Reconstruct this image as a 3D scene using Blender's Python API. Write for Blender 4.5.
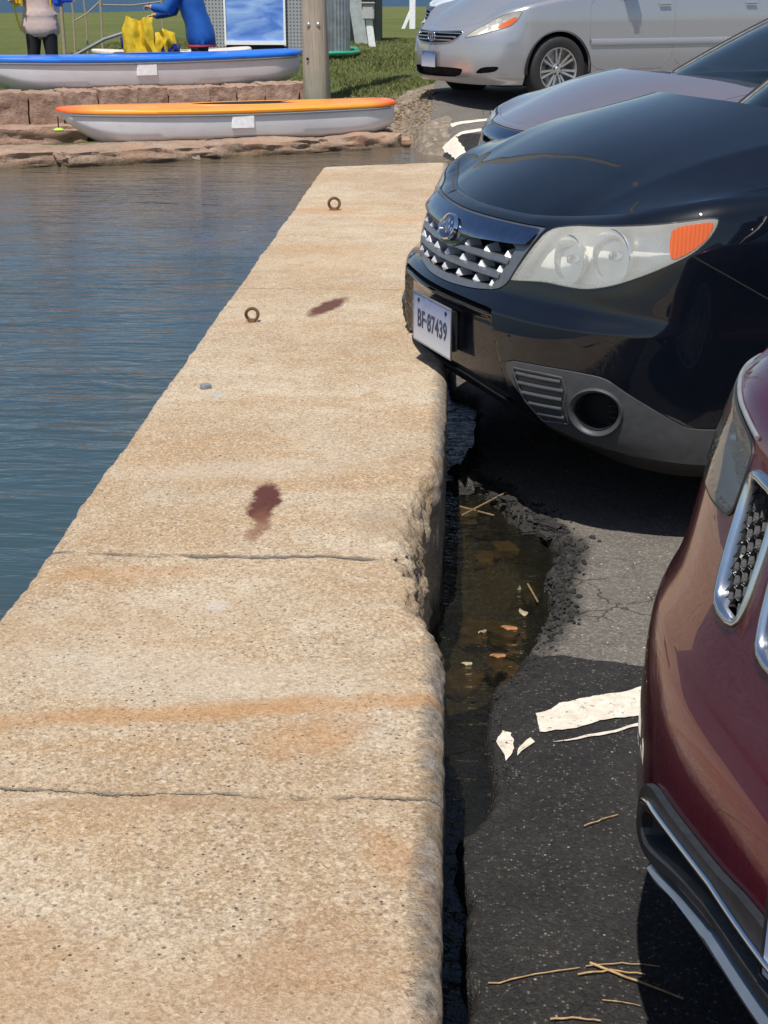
import bpy, bmesh, math, random
import numpy as np
from mathutils import Vector, Matrix
from mathutils.geometry import delaunay_2d_cdt
random.seed(7); rng = np.random.default_rng(11)
for o in list(bpy.data.objects): bpy.data.objects.remove(o)
scn = bpy.context.scene
COL = scn.collection
R = math.radians
# ------------------------------------------------------------------ camera, sky, sun, exposure
cam_d = bpy.data.cameras.new('camera'); cam = bpy.data.objects.new('camera', cam_d); COL.objects.link(cam)
cam_d.sensor_fit = 'VERTICAL'; cam_d.sensor_height = 24.0; cam_d.lens = 24.0*1400/1024
cam_d.clip_start = .02; cam_d.clip_end = 9000
cam.location = (0, 0, 1.47); cam.rotation_euler = (R(90-20.45), 0, R(2.53))
scn.camera = cam
W = bpy.data.worlds.new('World'); scn.world = W; W.use_nodes = True
wn = W.node_tree; wn.nodes.clear()
sky = wn.nodes.new('ShaderNodeTexSky'); sky.sky_type = 'NISHITA'; sky.sun_disc = False
SUN = Vector((-.12, -.44, 1.0)).normalized()
sky.sun_elevation = math.asin(SUN.z); sky.sun_rotation = math.atan2(SUN.x, SUN.y)
sky.air_density = 1.0; sky.dust_density = .6; sky.ozone_density = 1.5
bg = wn.nodes.new('ShaderNodeBackground'); bg.inputs[1].default_value = .10
wo = wn.nodes.new('ShaderNodeOutputWorld')
wn.links.new(sky.outputs[0], bg.inputs[0]); wn.links.new(bg.outputs[0], wo.inputs[0])
sd = bpy.data.lights.new('sun', 'SUN'); sd.energy = 4.7; sd.angle = R(.5); sd.color = (1, .955, .88)
sun = bpy.data.objects.new('sun', sd); COL.objects.link(sun)
sun.rotation_euler = SUN.to_track_quat('Z', 'Y').to_euler(); sun.location = (-3, -6, 20)
scn.view_settings.view_transform = 'Standard'; scn.view_settings.look = 'None'
scn.view_settings.exposure = 0.13; scn.view_settings.gamma = 1.0; scn.view_settings.use_curve_mapping = False
# ------------------------------------------------------------------ node helper and materials
class NT:
    def __init__(s, name):
        s.m = bpy.data.materials.new(name); s.m.use_nodes = True; s.t = s.m.node_tree; s.t.nodes.clear()
        s.out = s.t.nodes.new('ShaderNodeOutputMaterial')
        s.g = s.t.nodes.new('ShaderNodeTexCoord')
    def n(s, typ, ins=None, **kw):
        nd = s.t.nodes.new('ShaderNode'+typ)
        for k, v in kw.items(): setattr(nd, k, v)
        for k, v in (ins or {}).items(): s.put(nd.inputs[k], v)
        return nd
    def put(s, sock, v):
        if isinstance(v, bpy.types.NodeSocket): s.t.links.new(v, sock)
        elif isinstance(v, bpy.types.Node): s.t.links.new(v.outputs[0], sock)
        else:
            if isinstance(v, tuple) and len(v) == 3 and sock.type == 'RGBA': v = v+(1,)
            sock.default_value = v
    def noise(s, scale, detail=4, rough=.55, vec=None, dist=0.):
        nd = s.n('TexNoise', {'Scale': scale, 'Detail': detail, 'Roughness': rough, 'Distortion': dist})
        s.put(nd.inputs['Vector'], vec if vec is not None else s.g.outputs['Object']); return nd.outputs['Fac']
    def vor(s, scale, vec=None, feature='F1', rnd=1., out='Distance'):
        nd = s.n('TexVoronoi', {'Scale': scale, 'Randomness': rnd}, feature=feature)
        s.put(nd.inputs['Vector'], vec if vec is not None else s.g.outputs['Object']); return nd.outputs[out]
    def mr(s, v, a, b, c=0., d=1.):
        nd = s.n('MapRange', {0: v, 1: a, 2: b, 3: c, 4: d}); return nd.outputs[0]
    def ma(s, op, a, b=0., c=0., clamp=False):
        nd = s.n('Math', {0: a, 1: b, 2: c}, operation=op, use_clamp=clamp); return nd.outputs[0]
    def mix(s, f, a, b, blend='MIX'):
        nd = s.n('Mix', data_type='RGBA', blend_type=blend)
        s.put(nd.inputs[0], f); s.put(nd.inputs[6], a); s.put(nd.inputs[7], b); return nd.outputs[2]
    def xyz(s, v=None):
        nd = s.n('SeparateXYZ', {0: v if v is not None else s.g.outputs['Object']}); return nd.outputs
    def scl(s, sc, rot=(0, 0, 0), vec=None):
        nd = s.n('Mapping', {'Vector': vec if vec is not None else s.g.outputs['Object'], 'Scale': sc, 'Rotation': rot}); return nd.outputs[0]
    def bump(s, h, strength=.3, dist=.01, nrm=None):
        nd = s.n('Bump', {'Height': h, 'Strength': strength, 'Distance': dist})
        if nrm is not None: s.put(nd.inputs['Normal'], nrm)
        return nd.outputs[0]
    def pr(s, col, rough=.5, metal=0., nrm=None, coat=0., spec=.5, **kw):
        nd = s.n('BsdfPrincipled', {'Base Color': col, 'Roughness': rough, 'Metallic': metal, 'Specular IOR Level': spec, 'Coat Weight': coat})
        nd.inputs['Coat Roughness'].default_value = .02
        if nrm is not None: s.put(nd.inputs['Normal'], nrm)
        for k, v in kw.items(): s.put(nd.inputs[k.replace('_', ' ')], v)
        return nd
    def end(s, sh):
        s.put(s.out.inputs[0], sh); return s.m
def plain(name, col, rough=.5, metal=0., var=.12, scale=30, coat=0., spec=.5, bump=.0, bscale=None):
    t = NT(name); f = t.noise(scale, 5)
    c = t.mix(t.mr(f, .3, .7), tuple(x*(1-var) for x in col), tuple(min(1, x*(1+var)) for x in col))
    r = t.mr(t.noise(scale*.37, 3), .3, .7, rough*.85, min(1, rough*1.15))
    nb = t.bump(t.noise(bscale or scale*3, 4), bump, .004) if bump else None
    return t.end(t.pr(c, r, metal, nb, coat, spec))
M = {}
def paint(name, col, flake=.0, metal=0., rough=.35, dust=.10):
    t = NT(name)
    fl = t.vor(900, out='Color'); g = t.n('SeparateColor', {0: fl}).outputs[0]
    c = t.mix(t.ma('MULTIPLY', g, flake), col, tuple(min(1, x*3+.05) for x in col))
    # road dust: thin film, thicker low down
    z = t.xyz()[2]
    d = t.ma('MULTIPLY', t.mr(t.noise(9, 6, .65), .45, .8), dust, clamp=True)
    d = t.ma('ADD', d, t.ma('MULTIPLY', t.mr(z, .65, .2), t.mr(t.noise(25, 5), .3, .9, 0, dust*.8), clamp=True))
    c = t.mix(d, c, (.22, .19, .16))
    sp = t.mr(t.vor(160), .05, .02); sp = t.ma('MULTIPLY', sp, t.mr(t.noise(6, 2), .5, .62), clamp=True)
    c = t.mix(sp, c, (.30, .28, .25))
    nb = t.bump(t.noise(3.0, 2), .006, .02)
    p = t.pr(c, t.mr(d, 0, .2, rough, .6), metal, None, 1.0, .08)
    p.inputs['Coat Roughness'].default_value = .03
    t.put(p.inputs['Coat Roughness'], t.ma('ADD', t.ma('MULTIPLY', d, .15), .015, clamp=True))
    t.put(p.inputs['Coat Normal'], nb)
    return t.end(p)
M['black_paint'] = paint('black_blue_paint', (.0016, .0032, .0075), .02, 0, .4, .012)
M['maroon_paint'] = paint('maroon_paint', (.085, .0022, .018), .22, .6, .26, .006)
M['silver_paint'] = paint('silver_paint', (.36, .355, .375), .3, .6, .30, .03)
M['mauve_paint'] = paint('mauve_grey_paint', (.19, .168, .19), .3, .5, .30, .03)
M['white_paint'] = paint('white_paint', (.72, .73, .74), 0, 0, .4, .08)
M['black_plastic'] = plain('black_plastic', (.018, .018, .02), .45, 0, .3, 60, bump=.15, bscale=500)
M['grey_plastic'] = plain('grey_bumper_plastic', (.058, .06, .064), .42, 0, .15, 40, bump=.2, bscale=600)
M['grille_grey'] = plain('grille_grey', (.17, .18, .20), .32, .55, .1, 40)
M['chrome'] = plain('chrome', (.72, .74, .77), .09, 1.0, .05, 30)
M['satin_chrome'] = plain('satin_chrome', (.62, .64, .67), .22, 1.0, .08, 40)
M['chrome_dark'] = plain('smoked_chrome', (.20, .25, .34), .10, 1.0, .1, 30)
M['stud'] = plain('bright_stud', (.62, .63, .66), .38, .45, .04, 30)
M['void'] = plain('dark_inside', (.006, .006, .007), .8)
M['rubber'] = plain('tyre_rubber', (.022, .021, .021), .75, 0, .25, 60, bump=.3)
M['alloy'] = plain('alloy_wheel', (.52, .51, .50), .3, .75, .1, 20)
M['reflector'] = plain('lamp_reflector', (.92, .92, .90), .14, .8, .06, 18)
M['lamp_white'] = plain('lamp_housing', (.86, .85, .80), .3, .1, .1, 18)
def ambermat():
    t = NT('amber_lens'); f = t.n('Fresnel', {'IOR': 1.5}).outputs[0]
    rib = t.mr(t.n('TexWave', {'Vector': t.scl((1, 1, 1), (0, 0, .5)), 'Scale': 30., 'Distortion': 1.5}).outputs['Fac'], 0, 1, .62, .78)
    a = t.n('MixShader', {0: rib, 1: t.n('BsdfTransparent', {0: (1, .32, .06, 1)}), 2: t.pr((.90, .15, .012), .4)})
    return t.end(t.n('MixShader', {0: f, 1: a, 2: t.n('BsdfGlossy', {'Color': (1, 1, 1, 1), 'Roughness': .06})}))
M['amber'] = ambermat()
M['glow_amber'] = M['amber']
M['plate_frame'] = plain('plate_frame', (.02, .02, .022), .35)
M['plate_ink'] = plain('plate_ink', (.012, .02, .07), .4)
M['steel'] = plain('galvanised_steel', (.42, .44, .46), .38, .8, .2, 9)
def lens(name, haze, tint=(.9, .92, .92)):
    t = NT(name)
    f = t.n('Fresnel', {'IOR': 1.5}).outputs[0]
    tr = t.n('BsdfTransparent', {0: tint})
    di = t.pr((1.0, .97, .86), .45)
    hz = t.mr(t.noise(9, 4), .3, .75, haze*.8, haze*1.15)
    a = t.n('MixShader', {0: hz, 1: tr, 2: di})
    b = t.n('MixShader', {0: f, 1: a, 2: t.n('BsdfGlossy', {'Color': (1, 1, 1, 1), 'Roughness': .04})})
    return t.end(b)
M['hazy_lens'] = lens('hazy_headlight_lens', .27, (1, 1, .98))
M['clear_lens'] = lens('clear_headlight_lens', .06)
def glass():
    t = NT('tinted_car_glass')
    f = t.n('Fresnel', {'IOR': 1.52}).outputs[0]
    tr = t.n('BsdfTransparent', {0: (.45, .58, .56, 1)})
    b = t.n('MixShader', {0: f, 1: tr, 2: t.n('BsdfGlossy', {'Color': (.95, 1, 1, 1), 'Roughness': .01})})
    return t.end(b)
M['glass'] = glass()
def plate_mat(lo, hi):
    t = NT('plate_blue_to_white')
    z = t.xyz()[2]
    c = t.mix(t.mr(z, lo, hi), (.54, .58, .64), (.012, .11, .40))
    c = t.mix(t.ma('MULTIPLY', t.noise(300, 3), .25), c, (.5, .5, .52))
    return t.end(t.pr(c, .3, 0, None, .3))
M['plate'] = plate_mat(.45, .60); M['plate_low'] = plate_mat(.36, .50)
# --- concrete seawall
def concrete():
    t = NT('weathered_concrete'); P = t.g.outputs['Object']; X, Y, Z = t.xyz()
    nz = t.n('TexNoise', {'Vector': P, 'Scale': 5., 'Detail': 5.}).outputs['Color']
    warp = t.n('VectorMath', {0: P, 1: t.n('VectorMath', {0: nz, 'Scale': .22}, operation='SCALE').outputs[0]}, operation='ADD').outputs[0]
    big = t.noise(1.6, 6, .62, warp); mid = t.noise(9, 7, .7); fine = t.noise(70, 6, .75); grit = t.noise(190, 4, .8)
    c = t.mix(t.mr(big, .42, .58), (.42, .285, .16), (.62, .51, .365))
    c = t.mix(t.mr(t.noise(6.5, 7, .72, warp), .48, .64, 0, .55), c, (.38, .215, .09)); c = t.mix(t.mr(mid, .44, .66, 0, .65), c, (.56, .46, .335))
    c = t.mix(t.mr(t.noise(3.3, 6, .6, t.scl((.5, 1.7, 1), (0, 0, .25), warp)), .46, .68, 0, .80), c, (.44, .25, .10))   # rusty-orange bands
    c = t.mix(t.mr(t.noise(13, 5, .7, warp), .56, .72, 0, .55), c, (.36, .24, .15))
    c = t.mix(t.mr(t.noise(4.1, 6, .7, t.scl((1, 1, 1), (0, 0, 1), warp)), .58, .74, 0, .6), c, (.62, .57, .49))   # pale lichen
    # sand grains of light and dark stone
    cell = t.n('SeparateColor', {0: t.vor(360, out='Color')}).outputs[0]; cell3 = t.n('SeparateColor', {0: t.vor(170, out='Color')}).outputs[2]
    c = t.mix(.34, c, t.mix(t.mr(cell, .0, 1), (.15, .09, .05), (.76, .63, .46)))
    c = t.mix(t.mr(cell3, .55, 1, 0, .42), c, (.185, .115, .065)); c = t.mix(t.mr(cell3, .25, .0, 0, .38), c, (.76, .66, .51))
    cell2 = t.n('SeparateColor', {0: t.vor(90, out='Color')}).outputs[1]
    c = t.mix(t.ma('MULTIPLY', t.mr(cell2, .86, .90), t.mr(t.vor(90), .36, .20, 0, .9)), c, (.17, .13, .10))
    c = t.mix(t.ma('MULTIPLY', t.mr(t.n('SeparateColor', {0: t.vor(42, out='Color')}).outputs[2], .90, .93), t.mr(t.vor(42), .20, .10, 0, .9)), c, (.16, .13, .11))
    c = t.mix(t.mr(fine, .56, .70, 0, .7), c, (.22, .155, .10)); c = t.mix(t.mr(grit, .56, .70, 0, .55), c, (.20, .14, .09)); c = t.mix(t.mr(grit, .44, .32, 0, .5), c, (.80, .71, .56))
    c = t.mix(t.mr(fine, .42, .30, 0, .5), c, (.70, .61, .49))
    gpits = t.ma('MULTIPLY', t.mr(t.vor(60), .15, .08), t.mr(mid, .45, .6), clamp=True)
    c = t.mix(gpits, c, (.12, .085, .06))
    # grey broken aggregate along the eroded edge
    edge = t.ma('ADD', X, t.ma('MULTIPLY', t.ma('SUBTRACT', t.noise(9, 7, .75), .5), .09))
    e = t.mr(edge, -.032, -.006)
    eg = t.mix(t.mr(t.noise(48, 8, .8), .38, .64), (.15, .125, .10), (.58, .52, .45)); eg = t.mix(t.ma('MULTIPLY', t.mr(t.vor(55), .30, .15), .6), eg, (.30, .25, .21))
    eg = t.mix(t.mr(t.noise(10, 5), .5, .68, 0, .6), eg, (.45, .27, .12))
    c = t.mix(t.ma('MULTIPLY', e, .92), c, eg)
    # stains with a shape of their own
    warp2 = t.n('VectorMath', {0: P, 1: t.n('VectorMath', {0: t.n('TexNoise', {'Vector': P, 'Scale': 14., 'Detail': 6.}).outputs['Color'], 'Scale': .06}, operation='SCALE').outputs[0]}, operation='ADD').outputs[0]
    def spot(cx, cy, rx, ry, rot, amp=.35, soft=.5):
        v = t.n('Mapping', {'Vector': warp, 'Location': (0, 0, 0)}).outputs[0]
        dx = t.ma('SUBTRACT', t.xyz(warp2)[0], cx+.03); dy = t.ma('SUBTRACT', t.xyz(warp2)[1], cy+.03)
        a = t.ma('ADD', t.ma('MULTIPLY', dx, math.cos(rot)), t.ma('MULTIPLY', dy, math.sin(rot)))
        b = t.ma('SUBTRACT', t.ma('MULTIPLY', dy, math.cos(rot)), t.ma('MULTIPLY', dx, math.sin(rot)))
        q = t.ma('ADD', t.ma('POWER', t.ma('DIVIDE', t.ma('ABSOLUTE', a), rx), 2), t.ma('POWER', t.ma('DIVIDE', t.ma('ABSOLUTE', b), ry), 2))
        q = t.ma('ADD', q, t.ma('MULTIPLY', t.ma('SUBTRACT', fine, .5), amp*4))
        q = t.ma('ADD', q, t.ma('MULTIPLY', t.ma('SUBTRACT', mid, .5), soft*3.0))
        return t.mr(q, 1.3+soft*.6, 1.3-soft*2.0)
    for a in [((-.410, 3.03, .029, .125, .04, .35, .32), (.105, .036, .028), 1.), ((-.44, 5.16, .042, .16, -.30, .35, .36), (.11, .040, .030), .95), ((-.405, 2.88, .02, .10, 0), (.20, .085, .05), .7),
              ((-.12, 2.92, .085, .10, .3), (.27, .20, .135), .4), ((-.43, 2.44, .020, .022, 0, .35, .8), (.60, .60, .59), .6), ((-.69, 4.885, .030, .016, 0, .35, .8), (.22, .12, .06), .7), ((-.607, 7.60, .045, .03, 0, .35, .8), (.24, .12, .06), .7), ((-.55, 3.25, .30, .06, .1, .35, 1.2), (.60, .53, .43), .5), ((-.45, 2.15, .30, .08, -.1, .35, 1.2), (.58, .50, .40), .5), ((-.30, 1.15, .3, .10, .4, .35, 1.2), (.56, .47, .36), .6), ((-.6, 2.35, .25, .10, .2, .35, 1.3), (.40, .24, .12), .5), ((-.5, 1.35, .22, .09, -.3, .35, 1.3), (.38, .21, .10), .6), ((-.15, 1.35, .10, .14, 0, .35, 1.3), (.40, .22, .11), .5), ((-.5, 6.2, .30, .35, 0, .35, 1.3), (.44, .28, .15), .5), ((-.665, 3.93, .02, .025, 0), (.36, .50, .55), .5),
              ((-.30, 2.04, .45, .030, .16, .35, .9), (.43, .20, .055), .70), ((-.62, 2.60, .16, .035, .1, .35, .9), (.43, .21, .07), .5), ((-.20, 1.95, .10, .05, .6, .35, .9), (.43, .20, .06), .55), ((-.72, 4.86, .06, .03, 0, .35, 1.), (.45, .22, .10), .5), ((-.60, 7.6, .2, .10, 0, .35, 1.2), (.50, .24, .08), .5), ((-.25, 7.3, .2, .12, 0, .35, 1.2), (.50, .25, .09), .5),
              ((-.06, 1.62, .03, .07, .5, .35, 1.2), (.42, .19, .06), .5), ((-.35, 1.75, .25, .02, .05, .35, 1.), (.36, .22, .12), .5)]:
        c = t.mix(t.ma('MULTIPLY', spot(*a[0]), a[2]), c, a[1])
    # pour joints
    jn = t.ma('MULTIPLY', t.ma('SUBTRACT', t.noise(7, 6, .75), .5), .07)
    yy = t.ma('ADD', Y, jn)
    J = None
    for y0, wd, st in ((2.70, .012, 1.), (1.775, .006, .75), (5.49, .014, .4), (8.4, .02, .3), (.6, .012, .9), (-1.2, .012, .9)):
        d = t.ma('ABSOLUTE', t.ma('SUBTRACT', yy, y0)); k = t.ma('MULTIPLY', t.mr(d, wd, wd*.25), t.ma('MULTIPLY', t.mr(t.noise(11, 4), .36, .56), st))
        J = k if J is None else t.ma('MAXIMUM', J, k)
    c = t.mix(t.ma('MULTIPLY', J, .85), c, (.16, .135, .11))
    # wet band just above the water on the faces
    wet = t.mr(Z, .06, -.01); c = t.mix(wet, c, (.06, .055, .04))
    h = t.ma('ADD', t.ma('MULTIPLY', fine, .5), t.ma('MULTIPLY', grit, .35)); h = t.ma('ADD', h, t.ma('MULTIPLY', mid, .8))
    h = t.ma('ADD', h, t.ma('MULTIPLY', e, t.ma('MULTIPLY', t.noise(34, 8, .8), 3.2))); h = t.ma('SUBTRACT', h, t.ma('MULTIPLY', J, 1.6)); h = t.ma('SUBTRACT', h, t.ma('MULTIPLY', gpits, .8))
    return t.end(t.pr(c, t.mr(wet, 0, 1, .9, .35), 0, t.bump(h, .9, .009), 0, .25))
M['concrete'] = concrete()
def asphalt():
    t = NT('old_and_new_asphalt'); P = t.g.outputs['Object']; X, Y, Z = t.xyz()
    at = t.n('Attribute', attribute_name='newer').outputs['Fac']
    br = t.n('Attribute', attribute_name='broken').outputs['Fac']
    m = t.ma('ADD', at, t.ma('MULTIPLY', t.ma('SUBTRACT', t.noise(16, 6, .7), .5), 1.1)); m = t.mr(m, .44, .56)
    cr = t.n('SeparateColor', {0: t.vor(170, out='Color')}); cell = cr.outputs[0]; cell2 = t.n('SeparateColor', {0: t.vor(95, out='Color')}).outputs[1]
    dd = t.vor(170); d2 = t.vor(95)
    old = t.mix(t.mr(t.noise(5, 6, .7), .3, .7), (.105, .092, .078), (.165, .148, .128))
    old = t.mix(t.mr(cell, 0, 1, 0, .7), old, t.mix(t.mr(cell, .1, 1), (.05, .045, .04), (.26, .235, .205)))
    new = t.mix(t.mr(t.noise(6, 6, .7), .3, .7), (.013, .0125, .013), (.030, .0285, .028))
    new = t.mix(t.mr(cell, .3, 1, 0, .32), new, (.070, .063, .055)); new = t.mix(t.ma('MULTIPLY', t.mr(cell, .84, .97), t.mr(dd, .5, .2)), new, (.17, .155, .13))
    new = t.mix(t.ma('MULTIPLY', t.mr(cell2, .980, .99), t.mr(d2, .28, .16, 0, .8)), new, (.42, .38, .33))
    old = t.mix(t.ma('MULTIPLY', t.mr(cell2, .94, .97), t.mr(d2, .30, .2)), old, (.5, .46, .4))
    c = t.mix(m, old, new)
    c = t.mix(t.ma('MULTIPLY', br, .9), c, t.mix(t.mr(t.noise(60, 5), .4, .7), (.009, .009, .009), (.045, .041, .037)))
    # fine cracks in the newer surface
    ck = t.mr(t.vor(7, t.n('VectorMath', {0: P, 1: t.n('VectorMath', {0: t.n('TexNoise', {'Vector': P, 'Scale': 6., 'Detail': 5.}).outputs['Color'], 'Scale': .2}, operation='SCALE').outputs[0]}, operation='ADD').outputs[0], 'DISTANCE_TO_EDGE'), .02, .004)
    ck = t.ma('MULTIPLY', ck, t.mr(t.noise(1.7, 3), .52, .6))
    c = t.mix(t.ma('MULTIPLY', ck, .7), c, (.006, .006, .006))
    h = t.ma('ADD', t.ma('MULTIPLY', t.mr(dd, 0, .6, 1, 0), .7), t.ma('MULTIPLY', t.noise(60, 6, .7), 1.2)); h = t.ma('SUBTRACT', h, ck)
    wet = t.mr(Z, .0, -.05)
    return t.end(t.pr(c, t.mr(wet, 0, 1, .88, .3), 0, t.bump(h, .8, .005), 0, .3))
M['asphalt'] = asphalt()
def linepaint():
    t = NT('worn_white_line_paint')
    c = t.mix(t.mr(t.noise(30, 6, .7), .35, .7), (.56, .50, .41), (.78, .72, .62))
    c = t.mix(t.mr(t.noise(90, 4, .7), .60, .68), c, (.09, .08, .07)); c = t.mix(t.mr(t.noise(26, 7, .8), .60, .66), c, (.05, .046, .042))
    return t.end(t.pr(c, .8, 0, t.bump(t.noise(120, 5), .6, .004), 0, .3))
M['line'] = linepaint()
def water(name='sea_water'):
    t = NT(name); P = t.g.outputs['Object']; X, Y, Z = t.xyz()
    far = t.mr(Y, 8.2, 12.6); far = t.ma('MULTIPLY', far, t.mr(X, -14, -7)); far = t.ma('ADD', far, t.mr(t.noise(1.1, 3), .3, .7, -.2, .2), clamp=True)
    c = t.mix(far, (.034, .060, .074), (.130, .100, .066)); c = t.mix(t.mr(Y, 30, 60), c, (.012, .045, .085))
    near = t.mr(Y, 5.5, 2.0); c = t.mix(near, c, (.034, .062, .070))
    w1 = t.noise(2.3, 3, .5, t.scl((.55, 1.9, 1), (0, 0, .12)), .6)
    w2 = t.noise(6.5, 3, .5, t.scl((.55, 2.1, 1), (0, 0, -.15)), .8)
    w3 = t.noise(17, 2, .5, t.scl((.6, 1.8, 1), (0, 0, .3)))
    lull = t.mr(t.noise(.5, 2), .35, .65, .5, 1.1)
    h = t.ma('ADD', t.ma('MULTIPLY', w1, 1.), t.ma('ADD', t.ma('MULTIPLY', w2, .42), t.ma('MULTIPLY', w3, .10)))
    nb = t.n('Bump', {'Height': h, 'Strength': lull, 'Distance': .030}).outputs[0]
    return t.end(t.pr(c, t.mr(Y, 20, 90, .05, .42), 0, nb, 0, .5, IOR=1.33))
M['water'] = water()
def puddle():
    t = NT('murky_pothole_water')
    w = t.ma('ADD', t.noise(14, 3, .5, t.scl((1, 1.8, 1)), .8), t.ma('MULTIPLY', t.noise(38, 3, .5, t.scl((.8, 2.2, 1))), .3))
    nb = t.bump(w, .5, .02)
    f = t.n('Fresnel', {'IOR': 1.33, 'Normal': nb}).outputs[0]
    tr = t.n('BsdfTransparent', {0: (.42, .38, .25, 1)})
    mur = t.n('MixShader', {0: t.mr(t.noise(6, 4), .3, .7, .10, .32), 1: tr, 2: t.pr((.022, .022, .014), .6)})
    b = t.n('MixShader', {0: f, 1: mur, 2: t.n('BsdfGlossy', {'Color': (1, 1, 1, 1), 'Roughness': .03, 'Normal': nb})})
    return t.end(b)
M['puddle'] = puddle()
def ground():
    t = NT('grass_soil_and_gravel'); X, Y, Z = t.xyz()
    at = t.n('Attribute', attribute_name='gravel').outputs['Fac']
    g = t.mix(t.mr(t.noise(.35, 5, .6), .35, .65), (.105, .135, .034), (.17, .17, .06))
    g = t.mix(t.mr(t.noise(2.2, 6, .7, t.scl((.5, 1.4, 1))), .5, .7, 0, .8), g, (.185, .165, .085))
    g = t.mix(t.mr(t.noise(14, 5, .8), .4, .7, 0, .7), g, (.055, .085, .018))
    cell = t.n('SeparateColor', {0: t.vor(26, out='Color')}).outputs[0]
    s = t.mix(t.mr(t.noise(3, 6, .7), .35, .65), (.22, .17, .12), (.34, .27, .20))
    s = t.mix(t.mr(cell, 0, 1, 0, .7), s, t.mix(cell, (.10, .085, .07), (.52, .45, .38)))
    m = t.mr(t.ma('ADD', at, t.ma('MULTIPLY', t.ma('SUBTRACT', t.noise(2.2, 6, .75), .5), 1.2)), .42, .58)
    h = t.ma('ADD', t.noise(40, 6, .8), t.noise(9, 4))
    return t.end(t.pr(t.mix(m, g, s), .95, 0, t.bump(h, 1., .03), 0, .15))
M['ground'] = ground()
def rock(name, a, b, rust=(.42, .22, .12), sc=1.):
    t = NT(name)
    c = t.mix(t.mr(t.noise(4*sc, 7, .7), .35, .65), a, b)
    c = t.mix(t.mr(t.noise(1.9*sc, 6, .7), .5, .66, 0, .7), c, rust)
    c = t.mix(t.mr(t.noise(45, 5, .8), .55, .7, 0, .75), c, tuple(x*.35 for x in a))
    c = t.mix(t.mr(t.noise(60, 5, .8), .40, .28, 0, .6), c, tuple(min(.85, x*1.5) for x in b))
    z = t.mr(t.ma('ADD', t.xyz()[2], t.ma('MULTIPLY', t.noise(6, 4), .06)), .05, .0)
    c = t.mix(t.ma('MULTIPLY', z, .75), c, (.07, .055, .03))
    return t.end(t.pr(c, .9, 0, t.bump(t.ma('ADD', t.noise(22, 7, .75), t.ma('MULTIPLY', t.noise(6, 4), 1.5)), .9, .03), 0, .25))
M['pink_stone'] = rock('pink_granite_block', (.33, .205, .15), (.47, .33, .25), (.40, .24, .17))
M['shore_rock'] = rock('brown_shore_rock', (.30, .20, .14), (.46, .34, .26), (.40, .20, .11))
M['mortar'] = plain('mortar', (.42, .33, .25), .95, 0, .25, 12, bump=.5)
def hullm():
    t = NT('scuffed_white_hull')
    c = t.mix(t.mr(t.noise(3, 5, .7), .3, .7), (.62, .63, .66), (.72, .73, .75))
    c = t.mix(t.mr(t.noise(5, 7, .8, t.scl((.5, .5, 5))), .56, .72, 0, .55), c, (.40, .39, .36))
    c = t.mix(t.ma('MULTIPLY', t.mr(t.xyz()[2], .12, .0), t.mr(t.noise(8, 6, .8), .35, .65)), c, (.42, .38, .31))
    return t.end(t.pr(c, .33, 0, None, .4))
M['hull'] = hullm()
def odeck():
    t = NT('orange_deck_red_tips'); f = t.mr(t.ma('ABSOLUTE', t.xyz()[0]), 1.38, 1.75)
    c = t.mix(f, (.90, .33, .03), (.85, .075, .015)); c = t.mix(t.mr(t.noise(7, 5, .7), .5, .75, 0, .25), c, (.75, .45, .22))
    return t.end(t.pr(c, .38, 0, None, .3))
M['orange_deck'] = odeck()
M['blue_deck'] = plain('blue_deck', (.015, .17, .72), .35, 0, .10, 4, coat=.3)
M['strip_grey'] = plain('grey_rubbing_strip', (.20, .21, .23), .5)
M['white_patch'] = plain('white_panel', (.85, .86, .87), .4)
M['rust'] = plain('rusty_iron', (.13, .065, .035), .85, 0, .4, 60, bump=.7, bscale=180)
M['crumb'] = plain('asphalt_crumb', (.02, .019, .018), .8, 0, .5, 40, bump=.6)
M['skid'] = plain('silver_blue_skid_strip', (.20, .235, .28), .3, .6, .1, 30)
M['straw'] = plain('dry_straw', (.40, .26, .12), .8, 0, .4, 80)
M['stick'] = plain('brown_stick', (.20, .13, .065), .8, 0, .4, 80)
M['leaf'] = plain('fallen_leaf', (.27, .12, .045), .7, 0, .5, 60)
M['leaf_pale'] = plain('pale_fallen_leaf', (.34, .29, .18), .7, 0, .3, 60)
M['pebble'] = plain('pebble', (.24, .17, .10), .7, 0, .5, 14, bump=.5)
M['skin'] = plain('skin', (.50, .30, .21), .5, 0, .08, 20)
M['shirt'] = plain('beige_pink_shirt', (.58, .44, .39), .85, 0, .08, 25, bump=.3, bscale=30)
M['trousers'] = plain('black_leggings', (.012, .012, .016), .75)
M['jacket'] = plain('blue_jacket', (.006, .085, .33), .6, 0, .15, 12, bump=.4, bscale=25)
M['red_hem'] = plain('red_hem', (.60, .06, .06), .7)
M['yellow'] = plain('yellow_vest_fabric', (.66, .44, .015), .7, 0, .2, 20, bump=.4, bscale=40)
M['navy'] = plain('navy_vest_fabric', (.012, .02, .14), .7, 0, .2, 20)
M['blue_vest'] = plain('blue_vest_fabric', (.02, .10, .52), .6, 0, .2, 20)
M['hair'] = plain('brown_hair', (.05, .03, .018), .6)
M['rope'] = plain('weathered_rope', (.34, .27, .19), .85)
M['hose'] = plain('green_hose', (.03, .36, .20), .4)
M['dark_green'] = plain('dark_green_boards', (.012, .022, .018), .7, 0, .3, 6)
M['board'] = plain('pale_board', (.40, .44, .44), .6, 0, .2, 8)
M['cream'] = plain('cream_gelcoat', (.66, .60, .52), .5)
M['box_grey'] = plain('grey_meter_box', (.45, .46, .44), .6)
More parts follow.
